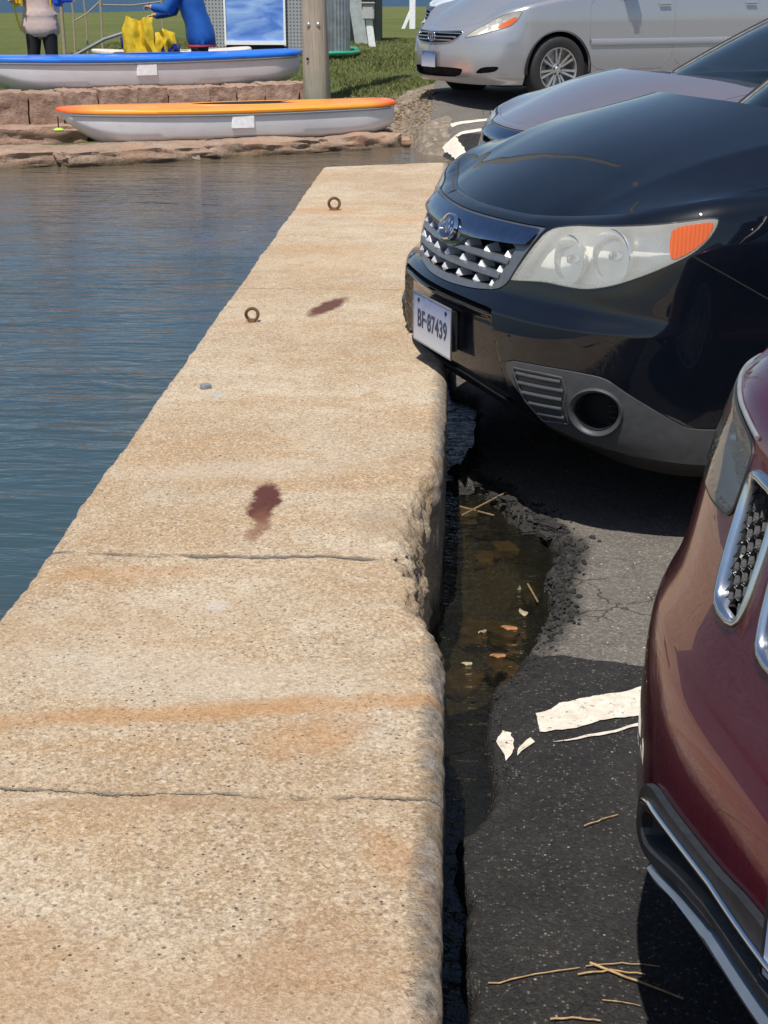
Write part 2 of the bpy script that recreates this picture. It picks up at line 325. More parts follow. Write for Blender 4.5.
def polemat():
    t = NT('weathered_pole_wood'); z = t.xyz()
    c = t.mix(t.mr(t.noise(5, 7, .75, t.scl((9, 9, .35))), .3, .7), (.24, .215, .175), (.50, .45, .37))
    c = t.mix(t.mr(t.noise(2.5, 4), .45, .7, 0, .5), c, (.30, .26, .21))
    c = t.mix(t.ma('MULTIPLY', t.mr(z[2], .75, .1), t.mr(t.noise(6, 5), .3, .6, .3, 1)), c, (.17, .20, .125))
    return t.end(t.pr(c, .9, 0, t.bump(t.noise(7, 6, .8, t.scl((12, 12, .5))), .7, .01), 0, .2))
M['pole'] = polemat()
def lattice():
    t = NT('perforated_grey_panel'); X, Y, Z = t.xyz()
    u = t.ma('ADD', X, t.ma('MULTIPLY', Y, .6))
    a = t.ma('LESS_THAN', t.ma('FRACT', t.ma('MULTIPLY', u, 16)), .42); b = t.ma('LESS_THAN', t.ma('FRACT', t.ma('MULTIPLY', Z, 16)), .45)
    c = t.mix(t.ma('MULTIPLY', a, b), (.36, .37, .38), (.10, .105, .11))
    return t.end(t.pr(c, .6, .2))
M['lattice'] = lattice()
def poster():
    t = NT('blue_water_print'); 
    n = t.noise(1.6, 5, .6, t.scl((.7, .7, 2.6), (0, .6, 0)), 1.2)
    c = t.mix(t.mr(n, .35, .66), (.075, .20, .62), (.33, .50, .82))
    return t.end(t.pr(c, .5))
M['poster'] = poster()
# ------------------------------------------------------------------ object helpers
def lnk(o, parent=None):
    COL.objects.link(o)
    if parent is not None: o.parent = parent
    return o
def tag(o, label=None, cat=None, group=None, kind=None):
    if label: o['label'] = label
    if cat: o['category'] = cat
    if group: o['group'] = group
    if kind: o['kind'] = kind
    return o
def empty(name, loc=(0, 0, 0), rz=0.):
    o = bpy.data.objects.new(name, None); o.empty_display_size = .1
    o.location = loc; o.rotation_euler = (0, 0, rz); return lnk(o)
class MB:
    """collects vertices and faces of ONE object"""
    def __init__(s): s.v = []; s.f = []
    def add(s, V, F):
        k = len(s.v); s.v += [tuple(map(float, p)) for p in V]; s.f += [tuple(int(i)+k for i in f) for f in F]; return s
    def box(s, c, d, rz=0., ry=0., bev=0.):
        x, y, z = [q/2 for q in d]; m = Matrix.Translation(Vector(c)) @ Matrix.Rotation(rz, 4, 'Z') @ Matrix.Rotation(ry, 4, 'Y')
        if bev <= 0:
            V = [(a*x, b*y, e*z) for a in (-1, 1) for b in (-1, 1) for e in (-1, 1)]
            F = [(0, 1, 3, 2), (4, 6, 7, 5), (0, 4, 5, 1), (2, 3, 7, 6), (0, 2, 6, 4), (1, 5, 7, 3)]
            return s.add([m @ Vector(p) for p in V], F)
        bm = bmesh.new(); bmesh.ops.create_cube(bm, size=1)
        for v in bm.verts: v.co = Vector((v.co.x*2*x, v.co.y*2*y, v.co.z*2*z))
        bmesh.ops.bevel(bm, geom=bm.edges[:], offset=bev, segments=2, affect='EDGES'); bm.verts.index_update()
        s.add([m @ v.co for v in bm.verts], [[v.index for v in f.verts] for f in bm.faces]); bm.free(); return s
    def tube(s, pts, r, n=10, closed=False, flat=1.):
        P = [Vector(p) for p in pts]; N = len(P); rs = r if hasattr(r, '__len__') else [r]*N
        rings = []; up = None
        for i in range(N):
            a = P[(i-1) % N] if (closed or i > 0) else P[i]; b = P[(i+1) % N] if (closed or i < N-1) else P[i]
            t = (b-a).normalized()
            if up is None: up = t.orthogonal().normalized()
            up = (up - t*up.dot(t)).normalized(); w = t.cross(up)
            rings.append([P[i]+(up*math.cos(q)*flat+w*math.sin(q))*rs[i] for q in [2*math.pi*j/n for j in range(n)]])
        V = [p for r_ in rings for p in r_]; F = []
        for i in range(N if closed else N-1):
            for j in range(n):
                a = i*n+j; b = i*n+(j+1) % n; i2 = (i+1) % N
                F.append((a, b, i2*n+(j+1) % n, i2*n+j))
        if not closed: F += [tuple(range(n))[::-1], tuple((N-1)*n+j for j in range(n))]
        return s.add(V, F)
    def lathe(s, prof, n=32, mat=None, cap=False):
        """prof (r, z) about z, transformed by mat"""
        m = mat or Matrix.Identity(4); V = []; F = []
        for r_, z in prof:
            for j in range(n): a = 2*math.pi*j/n; V.append(m @ Vector((r_*math.cos(a), r_*math.sin(a), z)))
        for i in range(len(prof)-1):
            for j in range(n): F.append((i*n+j, i*n+(j+1) % n, (i+1)*n+(j+1) % n, (i+1)*n+j))
        if cap: F += [tuple(range(n))[::-1], tuple((len(prof)-1)*n+j for j in range(n))]
        return s.add(V, F)
    def grid(s, G, closed_u=False):
        G = np.asarray(G); a, b = G.shape[:2]; F = []
        for i in range(a-1):
            for j in range(b if closed_u else b-1):
                F.append((i*b+j, i*b+(j+1) % b, (i+1)*b+(j+1) % b, (i+1)*b+j))
        return s.add(G.reshape(-1, 3), F)
    def build(s, name, m, parent=None, smooth=True, ang=48, loc=None):
        me = bpy.data.meshes.new(name); me.from_pydata(s.v, [], s.f); me.update()
        if m is not None: me.materials.append(M[m] if isinstance(m, str) else m)
        if smooth:
            if ang: me.shade_smooth(); me.set_sharp_from_angle(angle=R(ang))
            else: me.shade_smooth()
        o = bpy.data.objects.new(name, me); lnk(o, parent)
        if loc is not None:
            l = Vector(loc)
            me.transform(Matrix.Translation(-l)); o.location = l
        return o
def fast_grid(name, V, nu, nv, m, parent=None, attrs=None):
    """big regular grid, V (nu*nv,3)"""
    V = np.asarray(V, np.float32).reshape(-1, 3)
    i, j = np.meshgrid(np.arange(nu-1), np.arange(nv-1), indexing='ij'); a = (i*nv+j).ravel()
    F = np.stack([a, a+nv, a+nv+1, a+1], -1)
    me = bpy.data.meshes.new(name); me.vertices.add(len(V)); me.vertices.foreach_set('co', V.ravel())
    me.loops.add(F.size); me.loops.foreach_set('vertex_index', F.ravel().astype(np.int32))
    me.polygons.add(len(F)); me.polygons.foreach_set('loop_start', np.arange(0, F.size, 4, dtype=np.int32))
    me.update(calc_edges=True); me.validate(); me.shade_smooth()
    for k, v in (attrs or {}).items():
        at = me.attributes.new(k, 'FLOAT', 'POINT'); at.data.foreach_set('value', np.asarray(v, np.float32).ravel())
    me.materials.append(M[m]); return lnk(bpy.data.objects.new(name, me), parent)
def text_mesh(name, body, size, m, parent, mat, ext=.0012, sx=1.):
    cu = bpy.data.curves.new(name+'_curve', 'FONT'); cu.body = body; cu.size = size; cu.align_x = 'CENTER'; cu.align_y = 'CENTER'; cu.extrude = ext; cu.offset = size*.018; cu.space_character = 1.05
    o = bpy.data.objects.new('tmp', cu); COL.objects.link(o); bpy.context.view_layer.update()
    me = bpy.data.meshes.new_from_object(o.evaluated_get(bpy.context.evaluated_depsgraph_get())); bpy.data.objects.remove(o)
    me.transform(mat @ Matrix.Diagonal((sx, 1, 1, 1))); me.materials.clear(); me.materials.append(M[m]); me.name = name
    return lnk(bpy.data.objects.new(name, me), parent)
# value noise for meshes
def vnoise(x, y, seed=0):
    xi = np.floor(x).astype(int); yi = np.floor(y).astype(int); xf = x-xi; yf = y-yi
    u = xf*xf*(3-2*xf); v = yf*yf*(3-2*yf)
    def h(a, b):
        n = (a*374761393+b*668265263+seed*1274126177) & 0x7fffffff; n = ((n ^ (n >> 13))*1274126177) & 0x7fffffff
        return ((n ^ (n >> 16)) & 0xffff)/65535.
    return (h(xi, yi)*(1-u)+h(xi+1, yi)*u)*(1-v)+(h(xi, yi+1)*(1-u)+h(xi+1, yi+1)*u)*v
def fbm(x, y, sc, oct=5, seed=0, gain=.55):
    x = np.asarray(x, float)*sc; y = np.asarray(y, float)*sc; a = 1.; t = 0.; n = 0.
    for k in range(oct): t = t+a*(vnoise(x, y, seed+k)-.5)*2; n += a; a *= gain; x = x*2.03+17.1; y = y*2.03+5.7
    return t/n
# ------------------------------------------------------------------ the setting: sea, seawall, ground, parking lot
SEA = -.05
def sm(x, a, b): t = np.clip((np.asarray(x, float)-a)/(b-a), 0, 1); return t*t*(3-2*t)
def shore(X):      # y of the waterline below the beach, as a function of x
    X = np.asarray(X, float)
    y = np.where(X < -1.5, 14.38+(X+1.5)*.64, 14.38+(X+1.5)*.42)
    y = np.where(X > 0, 15.0-.9*sm(X, -.1, .5), y)
    return np.maximum(y, 10.5)+.10*np.sin(X*2.3)*0
def base_h(X, Y):
    X = np.asarray(X, float); Y = np.asarray(Y, float)
    lot = -.01+.20*sm(Y, 13.3, 14.9)+.20*sm(Y, 14.4, 16.2)
    dip = -.10*sm(Y, 9.6, 10.1)*(1-sm(Y, 12.9, 13.9))*(1-sm(X, .3, .9))-.16*sm(Y, 12.9, 13.6)*(1-sm(Y, 14.1, 14.9))*(1-sm(X, -.12, .16))
    lot = lot+dip
    d = Y-shore(X)
    sh = -.40+.39*sm(d, -.45, .40)+.02*sm(d, 0, .5)
    wallside = .36*sm(d, 2.2, 2.5)*(1-.60*sm(d, 2.9, 4.0))+.27*sm(Y, 19, 30)*1.
    right = .34*sm(d, .2, 2.6)+.06*sm(Y, 18, 26)
    k = sm(X, -1.75, -1.3)
    land = sh+wallside*(1-k)+right*k
    q = np.where(Y > 12.8, sm(X, -.50, -.20), sm(X, -.25, .15))
    return land*(1-q)+lot*q
def gridpts(segs):
    out = []
    for a, b, st in segs: out += list(np.arange(a, b-1e-9, st))
    out.append(segs[-1][1]); return np.array(out)
# sea
me = MB(); me.add([(-3000, -300, SEA), (-.30, -300, SEA), (-.30, 9.7, SEA), (-3000, 9.7, SEA)], [(0, 1, 2, 3)])
me.add([(-3000, 9.7, SEA), (3000, 9.7, SEA), (3000, 7000, SEA), (-3000, 7000, SEA)], [(0, 1, 2, 3)])
tag(me.build('sea', 'water', smooth=False), kind='structure')
tag(MB().add([(-3000, -300, -1.6), (3000, -300, -1.6), (3000, 7000, -1.6), (-3000, 7000, -1.6)], [(0, 1, 2, 3)]).build('sea_bed', 'shore_rock', smooth=False), kind='structure')
# far shore beyond the bay
mb = MB(); n = 120; xs = np.linspace(-2500, 2500, n); hh = 26+22*fbm(xs, xs*0, .004, 4, 5)
mb.add([(x, 2300, -2) for x in xs]+[(x, 2340+20*math.sin(i), h) for i, (x, h) in enumerate(zip(xs, hh))]+[(x, 2900, -2) for x in xs], [(i, i+1, n+i+1, n+i) for i in range(n-1)]+[(n+i, n+i+1, 2*n+i+1, 2*n+i) for i in range(n-1)])
M['far'] = plain('far_wooded_shore', (.045, .07, .05), .95, 0, .3, .01)
tag(mb.build('far_shore', 'far'), kind='structure')
# seawall
def seawall():
    ys = gridpts([(-6, .9, .06), (.9, 4.2, .011), (4.2, 7, .025), (7, 9.86, .04)])
    Wd = .833; top = .36
    er = .112*np.exp(-np.abs((ys-2.83)/.42)**3.0)*.72+.012*np.exp(-((ys-3.6)/.25)**2)
    er = er+.005*fbm(ys, ys*0, 3.1, 5, 3)+.008*fbm(ys, ys*0, 14, 4, 9)+.006
    er = np.maximum(er, .002)
    tt = [(-Wd-.02, -1.0), (-Wd-.015, -.2), (-Wd-.008, .2), (-Wd-.004, top-.05), (-Wd, top-.018), (-Wd+.006, top-.005), (-Wd+.018, top)]
    xin = np.r_[np.linspace(-Wd+.03, -.16, 52), np.linspace(-.15, -.045, 12)]
    V = []
    nrow = len(tt)+len(xin)+26
    for y, e in zip(ys, er):
        row = [(x, z) for x, z in tt]
        s = min(1., (0-(-Wd))/Wd)
        xe = -.008-e                                   # where the smooth top ends
        xi = -Wd+.03+(xin+Wd-.03)*((xe+Wd-.03)/(xin[-1]+Wd-.03))
        row += [(x, top) for x in xi]
        xf = .010-max(0., min(1, (e-.012)/.05))*.042          # face line of the eroded stretch
        for k in range(26):
            q = (k+1)/26
            dz = .020+min(.14, e*1.7)
            if q < .55:
                a = q/.55*math.pi/2
                row.append((xe+(xf-xe)*math.sin(a)**1.1, top-dz*(1-math.cos(a))))
            elif q < .9: row.append((xf, top-dz-(q-.55)/.35*(.40-dz)))
            else: row.append((xf, top-.40-(q-.9)/.1*1.0))
        V.append([(x, y, z) for x, z in row])
    V = np.array(V)
    X, Y, Z = V[..., 0].copy(), V[..., 1].copy(), V[..., 2].copy()
    edge = np.broadcast_to(sm(np.arange(V.shape[1]), len(tt)+len(xin)-7, len(tt)+len(xin)+1)[None, :], X.shape)*sm(Z, -.5, .1)
    V[..., 2] += (.0035*fbm(X, Y, 6, 5, 1)+.0012*fbm(X, Y, 40, 3, 2))*sm(Z, .3, .36)
    am = .20+1.55*np.exp(-((Y-2.75)/.45)**2)
    n1 = fbm(Y, Z+X*.7, 17, 5, 21); n2 = fbm(Y, Z-X, 45, 3, 31)
    n3 = fbm(Y, Z+X, 90, 3, 35)
    V[..., 0] += edge*am*(.011*n1+.010*n2+.006*n3)-edge*am*.003; V[..., 2] += edge*am*(.012*fbm(Y, Z+X*2, 23, 4, 41))-edge*.003
    V[..., 0] = np.minimum(V[..., 0], .016)
    le = (1-sm(X, -.83, -.79))*sm(Z, -.2, .1); V[..., 0] += le*.010*fbm(Y, Z, 7, 5, 51)+le*.006*fbm(Y, Z, 30, 3, 52); V[..., 2] -= le*.006*(fbm(Y, X, 9, 4, 53)+.5)*sm(Z, .33, .36)
    V[..., 1] += .36*X*sm(Y, 8, 9.86)
    last = V[-1:].copy(); last[..., 2] = np.minimum(last[..., 2], -1.0); last[..., 1] += .01
    mid = V[-1:].copy(); mid[..., 2] -= .01; mid[..., 1] += .012
    V = np.concatenate([V, mid, last])
    o = fast_grid('seawall', V, V.shape[0], V.shape[1], 'concrete')
    tag(o, 'long weathered tan concrete seawall with rusty stains and a chipped edge beside the parking spaces', 'seawall')
seawall()
# land sheet
xs = gridpts([(-2500, -400, 300), (-400, -60, 40), (-60, -8, 2), (-8, 2.5, .07), (2.5, 12, .5), (12, 60, 4), (60, 400, 40), (400, 2500, 300)])
ys = gridpts([(12.2, 19, .07), (19, 32, .5), (32, 100, 4), (100, 900, 40)])
XX, YY = np.meshgrid(xs, ys, indexing='ij'); ZZ = base_h(XX, YY)
ZZ += .022*fbm(XX, YY, 2.1, 5, 61)*(YY < 20)+.03*fbm(XX, YY, .35, 3, 62)
lim = 74+np.clip((XX+18)*4, 0, 400)+3*fbm(XX, YY, .05, 3, 63)
ZZ = np.where(YY > lim, np.minimum(ZZ, -.6), ZZ)
ZZ = ZZ-.05*sm(XX, .0, .25)*(YY < 60)
grav = np.clip(1-np.abs(YY-shore(XX)-1.0)/2.1, 0, 1)*sm(XX, -1.8, -1.2)*1.1+sm(XX, -.6, -.1)*(1-sm(YY, 17, 19.5))*.9+(YY < shore(XX)+1.6)*(XX < -1.4)*.9
fast_grid('ground', np.stack([XX, YY, ZZ], -1), len(xs), len(ys), 'ground', attrs={'gravel': grav}); tag(bpy.data.objects['ground'], kind='structure')
# parking lot with the washed-out hole along the wall
HB = np.array([(.03, 9.6), (.05, 8.2), (.035, 7), (.07, 6.2), (.04, 5.7), (.032, 5.392), (.148, 5.251), (.131, 4.789), (.085, 4.501), (.063, 4.332), (.151, 4.217), (.215, 4.008), (.313, 3.875), (.363, 3.695), (.337, 3.575), (.304, 3.415), (.312, 3.311), (.268, 3.187), (.234, 3.077), (.209, 2.968), (.142, 2.848), (.116, 2.581), (.125, 2.465), (.115, 2.353), (.08, 2.265), (.056, 2.234), (.054, 2.114), (.075, 2.056), (.064, 1.95), (.059, 1.853), (.078, 1.818), (.058, 1.723), (.05, 1.4), (.07, .9), (.04, 0), (.05, -6)])
def edge_x(Y): return np.interp(-np.asarray(Y), -HB[:, 1], HB[:, 0])
def hole_d(X, Y):
    """signed distance to the broken edge, > 0 inside the hole"""
    sh = X.shape; P = np.stack([X.ravel(), Y.ravel()], -1); best = np.full(len(P), 9.)
    near = (P[:, 0] < .9)
    Q = P[near]; bq = best[near]
    for a, b in zip(HB[:-1], HB[1:]):
        ab = b-a; t = np.clip(((Q-a)@ab)/(ab@ab), 0, 1); bq = np.minimum(bq, np.hypot(*(Q-a-t[:, None]*ab).T))
    best[near] = bq; best = best.reshape(sh)
    return np.where(X < edge_x(Y), best, -best)
def lot_z(X, Y):
    X = np.asarray(X, float); Y = np.asarray(Y, float)
    d = hole_d(X, Y)+.022*fbm(X, Y, 9, 5, 71)+.008*fbm(X, Y, 42, 3, 72)
    pit = np.exp(-((Y-3.65)/.55)**2)                      # the wide pit
    z = -.15*sm(d, -.004, .055-.02*0)*(1+.35*sm(d, .05, .2))
    z = z+.115*np.exp(-((Y-3.50-.25*(X-.25))/.035)**2)*sm(X, .15, .22)*(.8+1.2*fbm(X, Y, 24, 5, 81))*sm(d, .0, .03)
    z = z+pit*sm(d, .02, .05)*(.045*(fbm(X, Y, 7, 4, 73)+.35)+.03*fbm(X, Y, 30, 4, 74))
    z = z+sm(d, .03, .08)*.018*fbm(X, Y, 16, 4, 76)
    rub = np.clip(1-np.abs(d+.035)/.055, 0, 1)*(.35+.9*pit)
    z = z+rub*(.017*fbm(X, Y, 34, 5, 75, .7)+.002)-.012*np.clip(1-np.abs(d+.02)/.05, 0, 1)
    z = z-.012*np.exp(-((X-.17)/.035)**2)*np.exp(-((Y-2.42)/.25)**2)*(1+fbm(X, Y, 40, 3, 78))
    z = z+.0015*fbm(X, Y, 5, 4, 77)
    b = base_h(np.maximum(X, .2), Y)
    fade = (Y < 9.6)
    b = np.where(Y > 9.6, base_h(X, Y), b); b = b-.16*sm(Y, 13.2, 13.8)*(1-sm(X+.24+.07*fbm(Y, Y*0, 2.5, 4, 82)+.02*fbm(Y, X, 12, 3, 83), -.03, .10))
    return np.where(fade, z, .004*fbm(X, Y, 3, 3, 79)-.02*0)+b+.01, d
xs = gridpts([(-.12, .62, .009), (.62, 1.4, .03), (1.4, 4, .2), (4, 60, 4)])
ys = gridpts([(-12, .8, .3), (.8, 1.5, .04), (1.5, 5.2, .0095), (5.2, 9.6, .04), (9.6, 17, .06), (17, 60, 2)])
XX, YY = np.meshgrid(xs, ys, indexing='ij')
k = sm(YY, 13.2, 14.0); XX = XX-k*.25*(1-sm(XX, .3, 1.))
ZZ, DD = lot_z(XX, YY)
newer = sm(YY-(3.0-.25*(XX-.25)), .03, -.03)
newer = np.where(YY > 13.4, .0, newer); newer = np.where((YY > 9) & (YY < 14.3) & (XX < .7), .95, newer)
broken = np.clip(sm(DD, -.075, -.025), 0, 1)*np.clip(.35+np.exp(-((YY-3.65)/.6)**2), 0, 1)*(YY < 9.6)*(1-sm(DD, .07, .12))
fast_grid('parking_lot', np.stack([XX, YY, ZZ], -1), len(xs), len(ys), 'asphalt', attrs={'newer': newer, 'broken': broken}); tag(bpy.data.objects['parking_lot'], kind='structure')
tag(MB().add([(-.10, -6, SEA+.002), (.62, -6, SEA+.002), (.62, 9.69, SEA+.002), (-.10, 9.69, SEA+.002)], [(0, 1, 2, 3)]).build('puddle_water', 'puddle', smooth=False), kind='structure')
# painted lines, draped on the lot
def drape(name, poly, amp=.006, parent=None, lift=.004, step=.015, seed=1):
    P = [Vector(p) for p in poly]; pts = []
    for a, b in zip(P, P[1:]+P[:1]):
        n = max(1, int((b-a).length/step))
        for i in range(n): pts.append(a.lerp(b, i/n))
    A = np.array([tuple(p) for p in pts]); A[:, 0] += amp*fbm(A[:, 0], A[:, 1], 22, 4, seed); A[:, 1] += amp*fbm(A[:, 0], A[:, 1], 22, 4, seed+7)
    V2, F = tri2d(A, [], step)
    z, _ = lot_z(V2[:, 0], V2[:, 1])
    mb = MB(); mb.add(np.c_[V2, z+lift], F); return mb.build(name, 'line', parent)
def inpoly(P, poly):
    x, y = P[:, 0], P[:, 1]; c = np.zeros(len(P), bool); n = len(poly); j = n-1
    for i in range(n):
        xi, yi = poly[i]; xj, yj = poly[j]
        m = ((yi > y) != (yj > y)); 
        if yi != yj: c ^= m & (x < (xj-xi)*(y-yi)/(yj-yi)+xi)
        j = i
    return c
def bdist(P, poly):
    poly = np.asarray(poly); d = np.full(len(P), 9.)
    for a, b in zip(poly, np.roll(poly, -1, 0)):
        ab = b-a; t = np.clip(((P-a)@ab)/max(1e-12, ab@ab), 0, 1); d = np.minimum(d, np.hypot(*(P-a-t[:, None]*ab).T))
    return d
def tri2d(outer, holes, step, fine=None):
    outer = np.asarray(outer, float); lo = outer.min(0); hi = outer.max(0)
    if fine is None: gx = np.arange(lo[0]+step/2, hi[0], step)
    else:
        gx = np.r_[np.arange(max(lo[0], -fine), min(hi[0], fine), step), np.arange(max(fine, lo[0]), hi[0], step*3), np.arange(lo[0]+.01, min(hi[0], -fine), step*3)]
    gy = np.arange(lo[1]+step/2, hi[1], step)
    G = np.stack(np.meshgrid(gx, gy), -1).reshape(-1, 2)
    G = G[inpoly(G, outer)]
    if len(G): G = G[bdist(G, outer) > step*.35]
    for h in holes:
        if len(G): G = G[~inpoly(G, h)]
        if len(G): G = G[bdist(G, h) > step*.35]
    V = list(map(tuple, outer)); E = [(i, (i+1) % len(outer)) for i in range(len(outer))]
    for h in holes:
        k = len(V); V += list(map(tuple, np.asarray(h))); E += [(k+i, k+(i+1) % len(h)) for i in range(len(h))]
    V += list(map(tuple, G))
    r = delaunay_2d_cdt([Vector(p) for p in V], E, [], 0, 1e-7)
    V2 = np.array([tuple(p) for p in r[0]]); F = np.array([tuple(f) for f in r[2]])
    C = V2[F].mean(1); ok = inpoly(C, outer)
    for h in holes: ok &= ~inpoly(C, h)
    F = F[ok]
    a, b, c = V2[F[:, 0]], V2[F[:, 1]], V2[F[:, 2]]
    neg = ((b[:, 0]-a[:, 0])*(c[:, 1]-a[:, 1])-(b[:, 1]-a[:, 1])*(c[:, 0]-a[:, 0])) < 0
    F[neg] = F[neg][:, ::-1]
    return V2, F
t = empty('parking_line', (.35, 2.7, .0)); tag(t, 'worn white parking line running from the pothole edge to under the maroon car', 'parking line')
def kid(o, par): o.parent = par; o.location = Vector(o.location)-par.location; return o
kid(drape('stripe', [(.212, 2.701), (.265, 2.74), (.357, 2.786), (.462, 2.833), (1.2, 3.15), (5, 4.78), (5.04, 4.66), (1.24, 3.03), (.445, 2.703), (.345, 2.672), (.289, 2.63), (.214, 2.619)], .014, step=.012), t)
kid(drape('paint_flake', [(.122, 2.585), (.137, 2.645), (.158, 2.638), (.16, 2.578), (.137, 2.524)], .010, step=.01, seed=4), t)
kid(drape('paint_flake', [(.164, 2.579), (.188, 2.605), (.199, 2.58), (.168, 2.542)], .010, step=.01, seed=9), t)
kid(drape('paint_flake', [(.235, 2.575), (.30, 2.60), (.40, 2.648), (.43, 2.665), (.43, 2.652), (.30, 2.590)], .006, step=.01, seed=19), t)
t = empty('parking_line', (.3, 14.2, .1)); tag(t, 'short worn white parking stripe beyond the end of the seawall', 'parking line')
kid(drape('stripe', [(-.06, 14.25), (.07, 14.32), (.19, 13.62), (.10, 13.50)], .02, step=.04, lift=.006, seed=3), t)
t = empty('parking_line', (.6, 14.4, .1)); tag(t, 'thin pale parking line leading right from the short stripe toward the blue-black hood', 'parking line')
kid(drape('stripe', [(.07, 14.32), (.3, 14.46), (2.4, 15.2), (2.42, 15.13), (.32, 14.36), (.10, 14.24)], .01, step=.05, lift=.006, seed=5), t)
t = empty('parking_line', (.6, 14.8, .2)); tag(t, 'thin white parking line in front of the silver minivan', 'parking line')
kid(drape('stripe', [(.02, 14.68), (1.2, 15.25), (5.2, 16.9), (5.22, 16.83), (1.22, 15.17), (.04, 14.59)], .01, step=.06, lift=.006, seed=6), t)
# ------------------------------------------------------------------ cars
def herm(xs, ys, x):
    xs=np.asarray(xs,float); ys=np.asarray(ys,float); x=np.clip(np.asarray(x,float),xs[0],xs[-1])
    d=np.diff(ys)/np.diff(xs); m=np.zeros(len(xs)); m[0]=d[0]; m[-1]=d[-1]
    for i in range(1,len(xs)-1):
        m[i]=0 if d[i-1]*d[i]<=0 else 2*d[i-1]*d[i]/(d[i-1]+d[i])
    i=np.clip(np.searchsorted(xs,x,side='right')-1,0,len(xs)-2)
    h=xs[i+1]-xs[i]; t=(x-xs[i])/h
    return (2*t**3-3*t*t+1)*ys[i]+(t**3-2*t*t+t)*h*m[i]+(-2*t**3+3*t*t)*ys[i+1]+(t**3-t*t)*h*m[i+1]
class Env:
    def __init__(s, plan, front, side, top, r=.05, blend=(.5,1.1)):
        P=np.array(plan,float)
        # centripetal-ish catmull rom over mirrored ends
        Q=np.vstack([[P[1][0],-P[1][1]],P,[P[-2][0],-P[-2][1]]])
        pts=[]
        for i in range(1,len(Q)-2):
            for t in np.linspace(0,1,40,endpoint=False):
                a,b,c,d=Q[i-1],Q[i],Q[i+1],Q[i+2]
                l1=np.linalg.norm(b-a);l2=np.linalg.norm(c-b);l3=np.linalg.norm(d-c)
                m1=((c-b)/l2*l1+(b-a)/l1*l2)/(l1+l2)*l2; m2=((d-c)/l3*l2+(c-b)/l2*l3)/(l2+l3)*l2
                pts.append((2*t**3-3*t*t+1)*b+(t**3-2*t*t+t)*m1+(-2*t**3+3*t*t)*c+(t**3-t*t)*m2)
        pts.append(Q[-2]); pts=np.array(pts)
        L=np.r_[0,np.cumsum(np.linalg.norm(np.diff(pts,axis=0),axis=1))]
        s.L=L[-1]; s.S=np.linspace(0,s.L,900)
        s.U=np.interp(s.S,L,pts[:,0]); s.V=np.interp(s.S,L,pts[:,1])
        du=np.gradient(s.U,s.S); dv=np.gradient(s.V,s.S)
        k=np.ones(9)/9
        pad=lambda a,sg: np.convolve(np.r_[sg*a[4:0:-1],a,sg*a[-2:-6:-1]],k,'valid')
        du=pad(du,-1); dv=pad(dv,1); n=np.hypot(du,dv)
        s.NU=-dv/n; s.NV=du/n
        s.front=np.array(front).T; s.side=np.array(side).T; s.top=np.array(top).T; s.r=r; s.bl=blend
    def ht(s,S): return herm(s.top[0],s.top[1],np.abs(S))
    def uv(s,S):
        a=np.abs(S); return np.interp(a,s.S,s.U),np.interp(a,s.S,s.V),np.interp(a,s.S,s.NU),np.interp(a,s.S,s.NV)
    def inset(s,S,H):
        a=np.abs(S); w=np.clip((a-s.bl[0])/(s.bl[1]-s.bl[0]),0,1); w=w*w*(3-2*w)
        w2=np.clip((s.L-a-.5)/.5,0,1)
        f=herm(s.front[0],s.front[1],H); g=herm(s.side[0],s.side[1],H)
        i=f*(1-w)+g*w
        t=np.clip((s.ht(S)-H)/s.r,0,1); i=i+s.r*(1-np.sqrt(np.clip(1-(1-t)**2,0,1)))
        return i
    def P(s,S,H,off=0):
        S=np.asarray(S,float);H=np.asarray(H,float)
        u,v,nu,nv=s.uv(S); i=s.inset(S,H)-off
        sg=np.where(S>=0,1.,-1.)
        return np.stack([u-nu*i,-sg*(v-nv*i),H],-1)

def rs(poly, step):
    P = np.asarray(poly, float); out = []
    for a, b in zip(P, np.roll(P, -1, 0)):
        n = max(1, int(np.hypot(*(b-a))/step)); out += [a+(b-a)*i/n for i in range(n)]
    return np.array(out)
def chk(poly, k=2, w=.25):
    P = np.asarray(poly, float)
    for _ in range(k):
        Q = np.roll(P, -1, 0); P = np.stack([P*(1-w)+Q*w, P*w+Q*(1-w)], 1).reshape(-1, 2)
    return P
def flip(poly): P = np.asarray(poly, float).copy(); P[:, 0] *= -1; return P[::-1]
def nrm(env, s, h, off=0.):
    e = 2e-3; o = off(s, h) if callable(off) else off
    f = lambda a, b: env.P(a, b, off(a, b) if callable(off) else off)
    hh = np.minimum(h, env.ht(s)-e*1.2)
    du = f(s+e, hh)-f(s-e, hh); dh = f(s, hh+e)-f(s, hh-e); n = np.cross(du, dh); n /= np.linalg.norm(n, axis=-1, keepdims=True)+1e-12
    # make it point outward
    out = f(s, h)-env.P(s, h, -.05 if not callable(off) else -.2); sg = np.sign((n*out).sum(-1, keepdims=True)); return n*np.where(sg == 0, 1, sg)
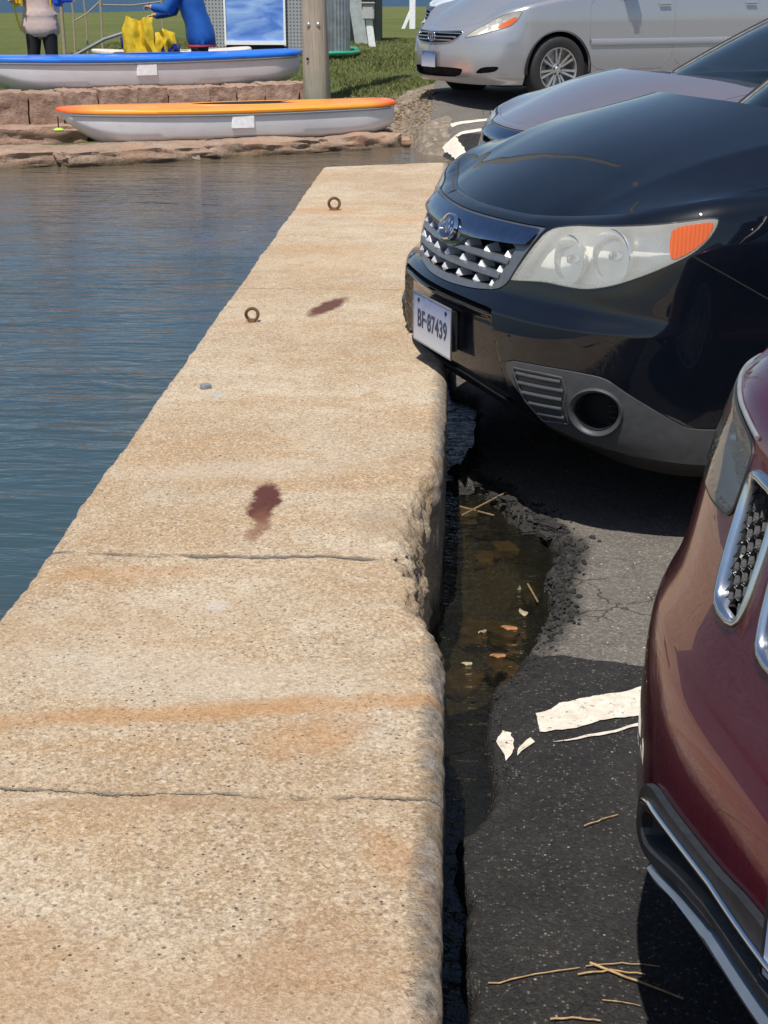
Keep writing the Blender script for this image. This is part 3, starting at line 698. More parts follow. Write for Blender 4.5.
def patch(env, name, m, parent, outer, holes=(), off=0., step=.022, rim=.008, fine=None, mb=None):
    outer = rs(outer, step); holes = [rs(h, step) for h in holes]
    V2, F = tri2d(outer, holes, step, fine)
    s, h = V2[:, 0], V2[:, 1]; ov = off(s, h) if callable(off) else off
    V = env.P(s, h, ov); N = nrm(env, s, h, off)
    # orient
    a, b, c = V[F[:, 0]], V[F[:, 1]], V[F[:, 2]]
    if ((np.cross(b-a, c-a)*N[F[:, 0]]).sum(-1)).mean() < 0: F = F[:, ::-1]
    allV = [V]; allN = [N]; allF = [tuple(f) for f in F]
    if rim > 0:
        cnt = {}
        for f in F:
            for i in range(3):
                e = (f[i], f[(i+1) % 3]); cnt[e] = cnt.get(e, 0)+1
        bd = [e for e in cnt if (e[1], e[0]) not in cnt]
        k = len(V); Vr = []; Nr = []
        for (i, j) in bd:
            p, q = V[i], V[j]; p2 = env.P(s[i], h[i], (ov[i] if callable(off) else ov)-rim); q2 = env.P(s[j], h[j], (ov[j] if callable(off) else ov)-rim)
            nn = np.cross(q-p, N[i]); nn = nn/(np.linalg.norm(nn)+1e-12); nn = nn*.8+N[i]*.4; nn /= np.linalg.norm(nn)
            Vr += [p, q, q2, p2]; Nr += [nn]*4; allF.append((k+1, k, k+3, k+2)); k += 4
        allV.append(np.array(Vr)); allN.append(np.array(Nr))
    V = np.concatenate(allV); N = np.concatenate(allN)
    if mb is not None: mb.add(V, allF); return None
    me = bpy.data.meshes.new(name); me.from_pydata([tuple(map(float, p)) for p in V], [], [tuple(int(i) for i in f) for f in allF]); me.update()
    me.materials.append(M[m]); me.shade_smooth()
    me.normals_split_custom_set_from_vertices([tuple(map(float, n)) for n in N])
    return lnk(bpy.data.objects.new(name, me), parent)
def ring(env, name, m, parent, outer, inner, sect, step=None, mb=None, build=True):
    """band between two matching loops; sect = [(w 0 outer..1 inner, off)]"""
    A = np.asarray(outer, float); B = np.asarray(inner, float)
    G = [env.P(A[:, 0]*(1-w)+B[:, 0]*w, A[:, 1]*(1-w)+B[:, 1]*w, o) for w, o in sect]
    b = mb or MB(); b.grid(np.array(G), closed_u=True)
    return b.build(name, m, parent, ang=60) if build else b
def shrink(poly, d):
    P = np.asarray(poly, float); n = len(P); out = []
    area = .5*sum(P[i][0]*P[(i+1) % n][1]-P[(i+1) % n][0]*P[i][1] for i in range(n)); sg = 1 if area > 0 else -1
    for i in range(n):
        a = P[i]-P[i-1]; b = P[(i+1) % n]-P[i]; na = np.array([-a[1], a[0]])/(np.hypot(*a)+1e-12); nb = np.array([-b[1], b[0]])/(np.hypot(*b)+1e-12)
        m_ = na+nb; m_ /= (np.hypot(*m_)+1e-12); k = min(1/max(.3, (m_@na)), 2.); out.append(P[i]+m_*sg*d*k)
    return np.array(out)
def stube(env, mb, pts, off, r, n=8, closed=False, step=.02):
    """tube that follows the car's surface through (s,h) points"""
    P = np.asarray(pts, float)
    if closed: P = rs(P, step)
    else:
        Q = []
        for a, b in zip(P[:-1], P[1:]):
            k = max(1, int(np.hypot(*(b-a))/step)); Q += [a+(b-a)*i/k for i in range(k)]
        P = np.array(Q+[P[-1]])
    return mb.tube(env.P(P[:, 0], P[:, 1], off), r, n, closed)
def recess(env, name, m, parent, outer, depth, step=.02):
    o = rs(outer, step); ds = np.array([0, .3, .7, 1.])*depth; b = MB()
    b.grid(np.array([env.P(o[:, 0], o[:, 1], -d-.001) for d in ds]), closed_u=True)
    patch(env, '', m, None, outer, (), -depth, step, 0, mb=b)
    return b.build(name, m, parent, ang=50)
def wheel(parent, c, r, side, w=.215, rimr=None, spokes=14, paired=True):
    """side -1: outer face towards local -y"""
    rimr = rimr or r*.66
    m = Matrix.Translation(Vector(c)) @ Matrix.Rotation(R(90 if side < 0 else -90), 4, 'X')      # +z -> outward
    o = empty('wheel', c); o.parent = parent; inv = Matrix.Translation(-Vector(c))
    mm = inv @ m; h = w/2
    ty = MB().lathe([(rimr*1.0, -h*.9), (r*.86, -h), (r*.96, -h*.86), (r, -h*.6), (r*1.002, 0), (r, h*.6), (r*.965, h*.86), (r*.9, h*.98), (r*.80, h), (rimr*1.04, h*.93), (rimr, h*.8)], 56, mm)
    for k in range(60):
        a = k*2*math.pi/60; ty.add([mm @ Vector((math.cos(a+da)*r*q, math.sin(a+da)*r*q, zz)) for da, q, zz in ((0, 1.006, -h*.6), (.05, 1.006, -h*.6), (.05, 1.006, h*.6), (0, 1.006, h*.6))], [(0, 1, 2, 3)])
    ty.build('tyre', 'rubber', o, ang=40)
    rb = MB().lathe([(rimr*1.03, h*.86), (rimr*1.0, h*.90), (rimr*.955, h*.84), (rimr*.94, h*.4), (rimr*.92, -h*.7), (.0, -h*.72)], 56, mm)
    rb.build('rim', 'alloy', o, ang=40)
    sp = MB()
    for k in range(spokes):
        a = 2*math.pi*k/spokes+((.075 if k % 2 else -.075) if paired else 0); d = Vector((math.cos(a), math.sin(a), 0)); pz = Vector((-math.sin(a), math.cos(a), 0))
        for q0, q1, w0, w1, z0, z1 in ((.16, .97, .017, .026, .62, .78),):
            a0 = d*rimr*q0; a1 = d*rimr*q1
            V = [a0-pz*w0*.5+Vector((0, 0, h*z0)), a0+pz*w0*.5+Vector((0, 0, h*z0)), a1+pz*w1*.5+Vector((0, 0, h*z1)), a1-pz*w1*.5+Vector((0, 0, h*z1))]
            V += [v-Vector((0, 0, .03)) for v in V]; sp.add([mm @ v for v in V], [(0, 1, 2, 3), (1, 0, 4, 5), (3, 2, 6, 7), (2, 1, 5, 6), (0, 3, 7, 4)])
    sp.lathe([(0, h*.80), (rimr*.12, h*.80), (rimr*.17, h*.72), (rimr*.27, h*.66), (rimr*.30, h*.5), (rimr*.3, 0)], 28, mm)
    sp.build('spokes', 'alloy', o, smooth=False)
    for k in range(5):
        nuts = MB(); a = 2*math.pi*k/5+.3; nuts.lathe([(.011, h*.74), (.011, h*.6)], 8, mm @ Matrix.Translation((math.cos(a)*rimr*.21, math.sin(a)*rimr*.21, 0)), True); nuts.build('lug_nut', 'void', o, smooth=False)
    MB().lathe([(rimr*.6, -h*.3), (.0, -h*.3)], 32, mm).build('brake_disc', 'steel', o)
    return o
def car(spec):
    """root Empty, body panels on one envelope, hood, greenhouse, wheels"""
    E = Env(spec['plan'], spec['front'], spec['side'], spec['top'], blend=spec.get('blend', (.5, 1.1))); L = E.L
    root = empty(spec['name'], spec['fc'], R(spec['al'])); tag(root, spec['label'], spec['cat'], spec.get('group'))
    pm = spec['paint']; tops = np.linspace(-L+.002, L-.002, 420); HB_ = spec['hb']; low = lambda s: herm([a for a, b in HB_], [b for a, b in HB_], np.abs(s))
    # door, arch outlines in (s,h)
    arches = []
    for u0, ra in spec['axles']:
        i = int(np.argmin(np.abs(E.U-u0)+(E.V < E.V.max()*.8)*9)); s0 = E.S[i]; wr = spec['wheel_r']
        a = np.linspace(0, math.pi, 40); P = np.stack([s0+ra*np.cos(a), wr+ra*np.sin(a)*.98], -1)
        lo = float(low(s0))-.02; P = np.vstack([P, [s0-ra, lo-.03], [s0+ra, lo-.03]]); arches.append((s0, ra, P))
    # body outline is cut by the arches: build bottom edge by hand
    bot = []
    def add_side(sg):
        seq = np.linspace(0, L-.002, 500)
        for s in seq:
            h = float(low(s))
            for s0, ra, P in arches:
                if abs(s-s0) < ra:
                    h = max(h, spec['wheel_r']+math.sqrt(max(0, ra*ra-(s-s0)**2))*.98)
            bot.append((sg*s, h))
    add_side(-1); bot = bot[::-1]; add_side(1)
    outer = np.vstack([bot, [(s, float(E.ht(s))-.0006) for s in tops[::-1]]])
    holes = [np.asarray(h, float) for h in spec.get('holes', [])]
    doors = []
    for k, (a, b) in enumerate(spec.get('doors', [])):
        for sg in (1, -1):
            lo = float(low(a))+.09
            aa = a
            P = np.array([(a, lo), (b, lo), (b, E.ht(b)-.012), (aa, E.ht(a)-.012)])
            # rear door is notched by the rear arch
            s0, ra, _ = arches[1]
            if abs(b-s0) < ra+.03:
                a2 = np.linspace(math.pi*.98, math.pi*.5, 14); cut = [(s0+(ra+.03)*math.cos(q), spec['wheel_r']+(ra+.03)*math.sin(q)) for q in a2]; cut = [c for c in cut if c[0] < b and c[1] > lo]
                P = np.array([(a, lo), (cut[0][0], lo)]+cut+[(b, cut[-1][1]), (b, E.ht(b)-.012), (a, E.ht(a)-.012)])
            P = chk(P, 2, .12); doors.append((k, sg, P if sg > 0 else flip(P)))
    hl = holes+[d[2] for d in doors]
    patch(E, 'body', pm, root, outer, hl, spec.get('body_off', 0.), .015 if 'body_off' in spec else .022, .012, fine=1.15)
    for k, sg, P in doors:
        d = patch(E, 'door', pm, root, shrink(P, .0035), (), 0., .05, .012)
        s1 = P[:, 0].min() if sg < 0 else P[:, 0].max(); hb = MB(); hh = float(E.ht(abs(s1)))-.13
        stube(E, hb, [(s1-sg*.20, hh), (s1-sg*.06, hh)], .022, .011); hb.build('handle', pm, d)
    # dark inner shell closes gaps
    so = [(s, max(h+.02, .0)) for s, h in bot]; inn = np.vstack([so, [(s, float(E.ht(s))-.03) for s in tops[::-1]]])
    patch(E, 'inner_shell', 'void', root, inn, spec.get('inner_holes', []), -.085, .05, 0, fine=1.3)
    ub = MB(); Wd = E.V.max(); Lx = E.U.max(); zf = spec['under']
    ub.box((Lx/2, 0, zf+.10), (Lx-1.0, Wd*1.25, .2)); ub.box((Lx/2+.0, 0, zf+.16), (Lx-2*spec['axles'][0][0]-.62, Wd*1.86, .16)); ub.box((.42, 0, zf+.14), (.42, Wd*1.3, .06)); ub.box((Lx-.5, 0, zf+.16), (.5, Wd*1.4, .06))
    ub.build('underbody', 'void', root, smooth=False)
    for i, (u0, ra) in enumerate(spec['axles']):
        for sg in (1, -1):
            yy = -sg*(Wd-.125); wheel(root, (u0, yy, spec['wheel_r']), spec['wheel_r'], -sg if False else (-1 if yy < 0 else 1), spokes=spec.get('spokes', 14))
            w = MB(); a = np.linspace(-.1, math.pi+.1, 26); G = [[(u0+math.cos(q)*(ra+.004), -sg*(Wd-.012-dd), spec['wheel_r']+math.sin(q)*(ra+.004)) for q in a] for dd in (0, .05, .3)]
            w.grid(G); w.add([(u0+math.cos(q)*(ra+.004), -sg*(Wd-.312), spec['wheel_r']+math.sin(q)*(ra+.004)) for q in a], [tuple(range(26))]); w.build('wheel_well', 'void', root)
    # hood as a Coons patch over the front edge, the fender lines and the cowl
    s1, s2 = spec['s1'], spec['s2']; bow, cr, cm, bc0, bc1, kk = spec['hood']
    def edge(s): return E.P(s, E.ht(s)-.0004)
    DL, DR = edge(np.array(s2)), edge(np.array(-s2))
    def rear(b):
        b = np.asarray(b, float); w = (b+1)/2
        p = DR[None]*(1-w[:, None])+DL[None]*w[:, None]; p[:, 0] -= bow*(1-b*b); p[:, 2] += cr*(1-np.abs(b)**spec.get('rp', 3.2)); return p
    def hoodG(A, B):
        n, m = len(A), len(B); G = np.zeros((n, m, 3)); c0 = edge(B*s1); c1 = rear(B); w = (B+1)/2; k0 = edge(np.array([-s1, s1])); k1 = rear(np.array([-1., 1.]))
        for i, a in enumerate(A):
            dl = edge(np.array(s1+(s2-s1)*a)); dr = edge(np.array(-(s1+(s2-s1)*a)))
            C = (1-a)*c0+a*c1+dr[None]*(1-w[:, None])+dl[None]*w[:, None]
            C -= (1-a)*((1-w[:, None])*k0[:1]+w[:, None]*k0[1:])+a*((1-w[:, None])*k1[:1]+w[:, None]*k1[1:])
            bc = bc0+(bc1-bc0)*a; ab = np.abs(B)
            q1 = 1-kk*(ab/bc)**2; t_ = np.clip((1-ab)/(1-bc), 0, 1); q2 = (1-kk)*t_
            q = np.where(ab < bc, q1, q2)
            C[:, 2] += cm*(1-(1-a)**2.3)*1.15*(1-a*.55)*q
            G[i] = C
        return G
    A = np.r_[0, np.linspace(.004, .1, 16), np.linspace(.12, 1, 44)]; bs = spec.get('seam', .945)
    B0 = np.r_[np.linspace(-bs, bs, 120)]
    hb = MB(); G = hoodG(A, B0); hb.grid(G); hood = hb.build('hood', pm, root)
    nb = spec.get('front_gap', .004)
    for sg in (1, -1):
        Bf = np.linspace(bs+.004, 1, 8)*sg
        Gf = hoodG(A, Bf if sg > 0 else Bf[::-1]); MB().grid(Gf).build('fender_top', pm, root)
    Gd = hoodG(A, np.linspace(-1, 1, 40)); Gd[..., 2] -= .02; MB().grid(Gd[:, ::-1]).build('hood_underside', 'void', root)
    # cowl strip
    g = spec['cabin']; u0, u1, Wl, hl0, v0, v1, Wt, ht1 = g; ex = 4.2
    def se(ph, a0, a1, w, z):
        c, s = np.cos(ph), np.sin(ph); x = (a0+a1)/2+(a1-a0)/2*np.sign(c)*np.abs(c)**(2/ex); y = -w*np.sign(s)*np.abs(s)**(2/ex)
        return np.stack([x, y, np.full_like(x, z)], -1)
    def GH(ph, t, off=0.):
        ph = np.asarray(ph, float)
        a, b = se(ph, u0, u1, Wl, hl0), se(ph, v0, v1, Wt, ht1)
        p = a*(1-t)+b*t; n = np.stack([np.cos(ph), -np.sin(ph), ph*0+.45], -1); n /= np.linalg.norm(n, axis=-1, keepdims=True)
        return p+n*(.035*math.sin(math.pi*t)+off)
    pi = math.pi
    def gband(name, m, a0, a1, t0, t1, off=0., n=28, k=10, parent=root):
        G = np.array([GH(np.linspace(R(a0), R(a1), n), t, off) for t in np.linspace(t0, t1, k)]); return MB().grid(G[:, ::-1]).build(name, m, parent, ang=50)
    ws = 41
    gband('windshield', 'glass', 180-ws+.5, 180+ws-.5, .0, .955, -.006, 40)
    for nm, a0, a1 in (('pillar', 180-ws-5, 180-ws), ('pillar', 180+ws, 180+ws+5)):
        o = gband(nm, pm, a0, a1, 0, 1, .003, 6); o2 = gband('pillar_trim', 'black_plastic', a0+(3.4 if a0 > 180-ws-1 and False else 0) if a0 < 180 else a0-2.2, (a1+2.2) if a0 < 180 else a1-3.4, 0, .97, .006, 6, parent=o) if False else None
    for sg in (-1, 1):
        for nm, m, a_, r_, of in (('pillar', 'grille_grey', ws+1.0, .030, .006), ('windshield_seal', 'black_plastic', ws-.4, .020, .012)):
            MB().tube([GH(np.array([R(180+sg*a_)]), t_, of)[0] for t_ in np.linspace(-.02, 1, 14)], r_, 10).build(nm, m, root)
    gband('windshield_trim', 'black_plastic', 180-ws-.3, 180-ws+1.6, 0, .96, .004, 4); gband('windshield_trim', 'black_plastic', 180+ws-1.6, 180+ws+.3, 0, .96, .004, 4)
    gband('roof_rail', pm, 180-ws, 180+ws, .95, 1.0, .0, 30, 3)
    for sg in (1, -1):
        f = (lambda a: a) if sg > 0 else (lambda a: 360-a)
        for nm, m, a0, a1, t0, t1, of in (('side_window', 'glass', 92, 134, .12, .93, -.006), ('side_window', 'glass', 57, 89, .12, .93, -.006), ('pillar', 'black_plastic', 89, 92, .1, .95, .0), ('pillar', pm, 42, 57, 0, 1, .0), ('window_sill', pm, 42, 134, 0, .12, .0), ('roof_rail', pm, 42, 138, .93, 1, .0)):
            gband(nm, m, min(f(a0), f(a1)), max(f(a0), f(a1)), t0, t1, of, 14)
    gband('rear_window', 'glass', -40, 40, .25, .93, -.006, 30); gband('rear_panel', pm, -42, 42, 0, .25, 0, 30, 3); gband('roof_rail', pm, -42, 42, .93, 1, 0, 30, 3)
    ph = np.linspace(0, 2*pi, 72, endpoint=False); U = GH(ph, 1.); c = U.mean(0); G = []
    for q in np.r_[1, .97, .9, .75, .5, .25, .01]:
        r_ = c+(U-c)*q; r_[:, 2] = ht1+.055*(1-q**2.2); G.append(r_)
    MB().grid(np.array(G), closed_u=True).build('roof', pm, root)
    MB().box(((u0+v0)/2+.18, 0, hl0-.05), ((v0-u0)*.75, Wl*1.7, .12)).build('dashboard', 'void', root, smooth=False)
    it = MB(); it.box(((u0+u1)/2+.3, 0, .55), (u1-u0-.7, Wl*1.8, .3))
    for yy in (-.36, .36): it.box((v0+.55, yy, 1.0), (.16, .46, .62), ry=-.2, bev=.05); it.box((v0+.62, yy, 1.37), (.1, .26, .18), bev=.04)
    it.build('seats', 'black_plastic', root, smooth=False)
    # deck between shoulder line and cabin
    for sg in (1, -1):
        S_ = np.linspace(s2-.02, L-.01, 80)*sg; P0 = edge(S_); C_ = P0.copy(); C_[:, 1] *= .60; C_[:, 0] = np.where(C_[:, 0] > Lx-.5, Lx-.55, C_[:, 0]); C_[:, 2] += .01
        G = np.array([P0, P0*.6+C_*.4+[0, 0, .012], C_]); MB().grid(G if sg < 0 else G[::-1]).build('shoulder', pm, root)
    # cowl: black plastic between the hood and the glass
    Bc = np.linspace(-1, 1, 50); r0 = rear(Bc); r0[:, 2] -= .010; r0[:, 0] -= .03; r1 = r0.copy(); r1[:, 0] += .10; r1[:, 2] -= .03; r2 = r1.copy(); r2[:, 0] += .35; r2[:, 2] += .02
    MB().grid(np.array([r0, r1, r2])[:, ::-1]).build('cowl', 'black_plastic', root)
    for yy, ll in ((-.08, .58), (.5, .5)):
        w = MB(); ph0 = [180+q for q in np.linspace(-8, 10, 8)]
        a = GH(np.array([R(180+(8 if yy < 0 else -14)), R(180+(30 if yy < 0 else 8))]), .045, .025); w.tube([a[0]+np.array([-.05, 0, -.02]), a[0]*.5+a[1]*.5, a[1]], [.010, .008, .005], 8)
        b = GH(np.linspace(R(180+(10 if yy < 0 else -20)), R(180+(38 if yy < 0 else 14)), 10), .03, .012); w.tube(b, .006, 6); w.build('wiper', 'black_plastic', root)
    for sg in (1, -1):
        if sg < 0 and spec.get('one_mirror'): continue
        mc = np.array([u0+.66, -sg*(Wl+.20), hl0+.12]); mb = MB(); mb.box(mc, (.14, .24, .17), bev=.04); mb.box(mc-np.array([-.02, -sg*.16, .05]), (.06, .14, .04)); o = mb.build('wing_mirror', pm, root)
        MB().box(mc+np.array([.072, 0, 0]), (.004, .19, .13)).build('mirror_glass', 'chrome', o, smooth=False)
    # tail lamps and rear plate
    for sg in (1, -1):
        P = np.array([(L-.82, .80), (L-.62, .78), (L-.62, .98), (L-.84, .98)]); P = P if sg > 0 else flip(P); patch(E, 'tail_lamp', 'tail', root, P, (), .006, .04, .02)
    return root, E, hoodG, rear
M['tail'] = plain('red_tail_lamp', (.35, .01, .01), .15)
def seal(env, parent, poly, w=.006, m='black_plastic', name='seal', off=.002):
    P = rs(poly, .02); return ring(env, name, m, parent, P, shrink(P, w), [(0, -.01), (0, off), (1, off), (1, -.01)])
def headlight(env, root, poly, bowls, amber, lensm, depth=.055, zones=()):
    hl = patch(env, 'headlight', lensm, root, shrink(poly, .004), (), .003, .018, .006)
    recess(env, 'housing', 'lamp_white', hl, shrink(poly, .006), depth)
    if amber is not None: patch(env, 'indicator', 'amber', hl, amber, (), .0045, .018, .012)
    for (s, h, r_) in bowls:
        p = env.P(np.array(s), np.array(h), -.026); n = nrm(env, np.array([s]), np.array([h]))[0]; n = n*.6+np.array([-1, 0, .0])*.6; n[2] *= .3
        q = Vector(n).to_track_quat('Z', 'Y').to_matrix().to_4x4(); m = Matrix.Translation(Vector(p)) @ q
        MB().lathe([(r_*1.03, .0), (r_*1.01, .003), (r_, .0), (r_*.9, -.018), (r_*.65, -.034), (r_*.28, -.043), (.0, -.044)], 36, m).build('reflector_bowl', 'reflector', hl)
        MB().lathe([(0, .004), (.010, .002), (.013, -.006), (.012, -.04)], 16, m).build('bulb', 'chrome', hl)
    seal(env, hl, poly)
    return hl
def plate(env, root, s0, h0, w, hgt, off, text=None, frame=True, tilt=0., pm='plate'):
    p = env.P(np.array(s0), np.array(h0), off); n = nrm(env, np.array([s0]), np.array([.5]))[0]
    z = Vector((n[0], n[1], tilt)).normalized(); x = Vector((0, 0, 1)).cross(z).normalized(); y = z.cross(x)
    m = Matrix(((x.x, y.x, z.x, p[0]), (x.y, y.y, z.y, p[1]), (x.z, y.z, z.z, p[2]), (0, 0, 0, 1)))
    def pbox(b, c, d):
        bb = MB().box((0, 0, 0), d, bev=min(.002, min(d)*.4)); b.add([m @ (Vector(v)+Vector(c)) for v in bb.v], bb.f)
    bt = MB(); pbox(bt, (0, 0, 0), (w, hgt, .003)); pl = bt.build('license_plate', pm, root, smooth=False)
    fr = MB(); t = .006
    for c, d in (((0, hgt/2, .001), (w+t, t*.8, .006)), ((0, -hgt/2, .001), (w+t, t*.8, .006)), ((w/2, 0, .001), (t*.8, hgt, .006)), ((-w/2, 0, .001), (t*.8, hgt, .006))): pbox(fr, c, d)
    fr.build('plate_rim', 'satin_chrome' if frame != 'black' else 'plate_frame', pl, smooth=False)
    for sx in (-1, 1):
        bo = MB(); bo.lathe([(0, .005), (.006, .004), (.007, .0015)], 10, m @ Matrix.Translation((sx*w*.36, hgt*.36, 0))); bo.build('plate_bolt', 'void', pl)
    bk = MB(); pbox(bk, (0, 0, -.018), (w*.8, hgt*.8, .03)); bk.build('plate_holder', 'black_plastic', pl, smooth=False)
    if text: text_mesh('plate_number', text, hgt*.50, 'plate_ink', pl, m @ Matrix.Translation((0, -.004, .0022)), .0005, .80)
    return pl, m
# ---------------- black car
def sym(polys): return [np.asarray(p, float) for p in polys]+[flip(p) for p in polys]
SUVP = [(0, 0), (.018, .22), (.06, .42), (.135, .60), (.25, .745), (.42, .84), (.64, .882), (1.1, .89), (3.4, .89), (4.1, .86), (4.42, .74), (4.53, .5), (4.56, 0)]
SUVF = [(.18, .20), (.26, .10), (.32, .04), (.42, .005), (.55, 0), (.61, .002), (.635, .022), (.655, .045), (.72, .06), (.80, .085), (.86, .12), (1.0, .2), (1.2, .3)]
SUVS = [(.18, .06), (.24, .03), (.35, .01), (.6, 0), (.8, .005), (.95, .03), (1.1, .06), (1.2, .08)]
SUVT = [(0, .865), (.3, .868), (.55, .885), (.8, .915), (1.1, .965), (1.6, 1.0), (2.2, 1.03), (4, 1.06), (6.2, 1.06)]
HL = chk([(.5004, .855), (.60, .872), (.7268, .882), (.9278, .904), (1.045, .9235), (1.075, .922), (1.0705, .899), (1.0475, .8649), (1.0051, .8267), (.907, .7764), (.8025, .7345), (.7135, .7139), (.6385, .712), (.5537, .714), (.41, .697), (.405, .702), (.462, .7932)], 2, .2)
GR = chk([(0, .847), (.20, .848), (.38, .850), (.478, .853), (.484, .850), (.462, .80), (.43, .745), (.400, .690), (.355, .664), (.24, .648), (.1, .641), (-.1, .641), (-.24, .648), (-.355, .664), (-.40, .690), (-.43, .745), (-.462, .80), (-.484, .850), (-.478, .853), (-.38, .850), (-.20, .848)], 2, .2)
TR = chk([(.468, .494), (.58, .500), (.6948, .503), (.7975, .498), (.8536, .4627), (.931, .4195), (1.00, .380), (1.03, .3665), (1.10, .3603), (1.27, .360), (1.27, .25), (1.10, .249), (.95, .262), (.82, .278), (.6883, .300), (.60, .318), (.54, .385), (.4677, .45)], 2, .2)
SL = chk([(-.385, .622), (-.2, .626), (0, .627), (.2, .626), (.385, .622), (.392, .604), (.2, .607), (0, .608), (-.2, .607), (-.392, .604)], 1, .15)
FO = np.array([(.7737+.080*math.cos(a)+.006*math.sin(a), .392+.072*math.sin(a)) for a in np.linspace(0, 2*math.pi, 40, endpoint=False)])
def fog_trim(E, root, poly, fo, sg):
    f = (lambda p: p) if sg > 0 else flip
    fi = shrink(fo, .018)
    o = patch(E, 'bumper_trim', 'grey_plastic', root, f(shrink(poly, .003)), [f(fo)], .006, .018, .02)
    ring(E, 'fog_surround', 'grey_plastic', o, f(fo), f(fi), [(0, -.004), (0, .010), (.25, .016), (.6, .012), (.9, -.004), (1.0, -.055)])
    recess(E, 'fog_recess', 'void', o, f(fi), .055)
    b = MB()
    for k in range(5):
        hh = .352+k*.018; stube(E, b, [(sg*(.80), hh), (sg*(.838-abs(k-2)*.006), hh)], -.045, .004, 6)
    b.build('vent_ribs', 'black_plastic', o)
    b = MB()
    for hh, a0, a1 in ((.462, .517, .672), (.437, .527, .682), (.411, .541, .677), (.384, .562, .675), (.357, .588, .680)):
        stube(E, b, [(sg*a0, hh), (sg*a1, hh+.004)], .009, .0065, 8)
    b.build('louvre', 'grey_plastic', o)
    b = MB(); stube(E, b, [(sg*a, h) for a, h in ((.505, .475), (.60, .479), (.675, .478), (.688, .44), (.682, .40), (.69, .345), (.60, .335), (.545, .39), (.505, .462), (.505, .475))], .008, .004, 6); b.build('louvre_frame', 'grey_plastic', o)
def emblem(E, root, s0, h0, off, rx=.062, rz=.040):
    p = E.P(np.array(s0), np.array(h0), off); n = nrm(E, np.array([s0]), np.array([h0]))[0]
    z = Vector(n).normalized(); x = Vector((0, 0, 1)).cross(z).normalized(); y = z.cross(x)
    m = Matrix(((x.x, y.x, z.x, p[0]), (x.y, y.y, z.y, p[1]), (x.z, y.z, z.z, p[2]), (0, 0, 0, 1)))
    e = MB().lathe([(0, .004), (.85, .004), (.9, .002)], 32, m @ Matrix.Diagonal((rx, rz, 1, 1))).build('emblem', 'emblem_blue', root)
    MB().lathe([(.88, .0), (.9, .006), (.96, .008), (1.02, .006), (1.04, -.004)], 40, m @ Matrix.Diagonal((rx, rz, 1, 1))).build('emblem_ring', 'chrome', e)
    st = MB()
    for (cx, cy, r_) in ((-.42, .12, .30), (.05, .45, .15), (.12, -.38, .15), (.48, .38, .14), (.62, -.10, .15), (.30, .02, .15)):
        V = [(cx*rx, cy*rz, .0075)]; 
        for k in range(12):
            a = k*math.pi/6; q = r_*(1 if k % 2 == 0 else .42)*.048; V.append((cx*rx+math.cos(a)*q, cy*rz+math.sin(a)*q, .0042))
        st.add([m @ Vector(v) for v in V], [(0, 1+k, 1+(k+1) % 12) for k in range(12)])
    st.build('emblem_stars', 'satin_chrome', e, smooth=False)
M['emblem_blue'] = plain('emblem_blue', (.01, .03, .12), .25, .3, .1, 20, coat=1)
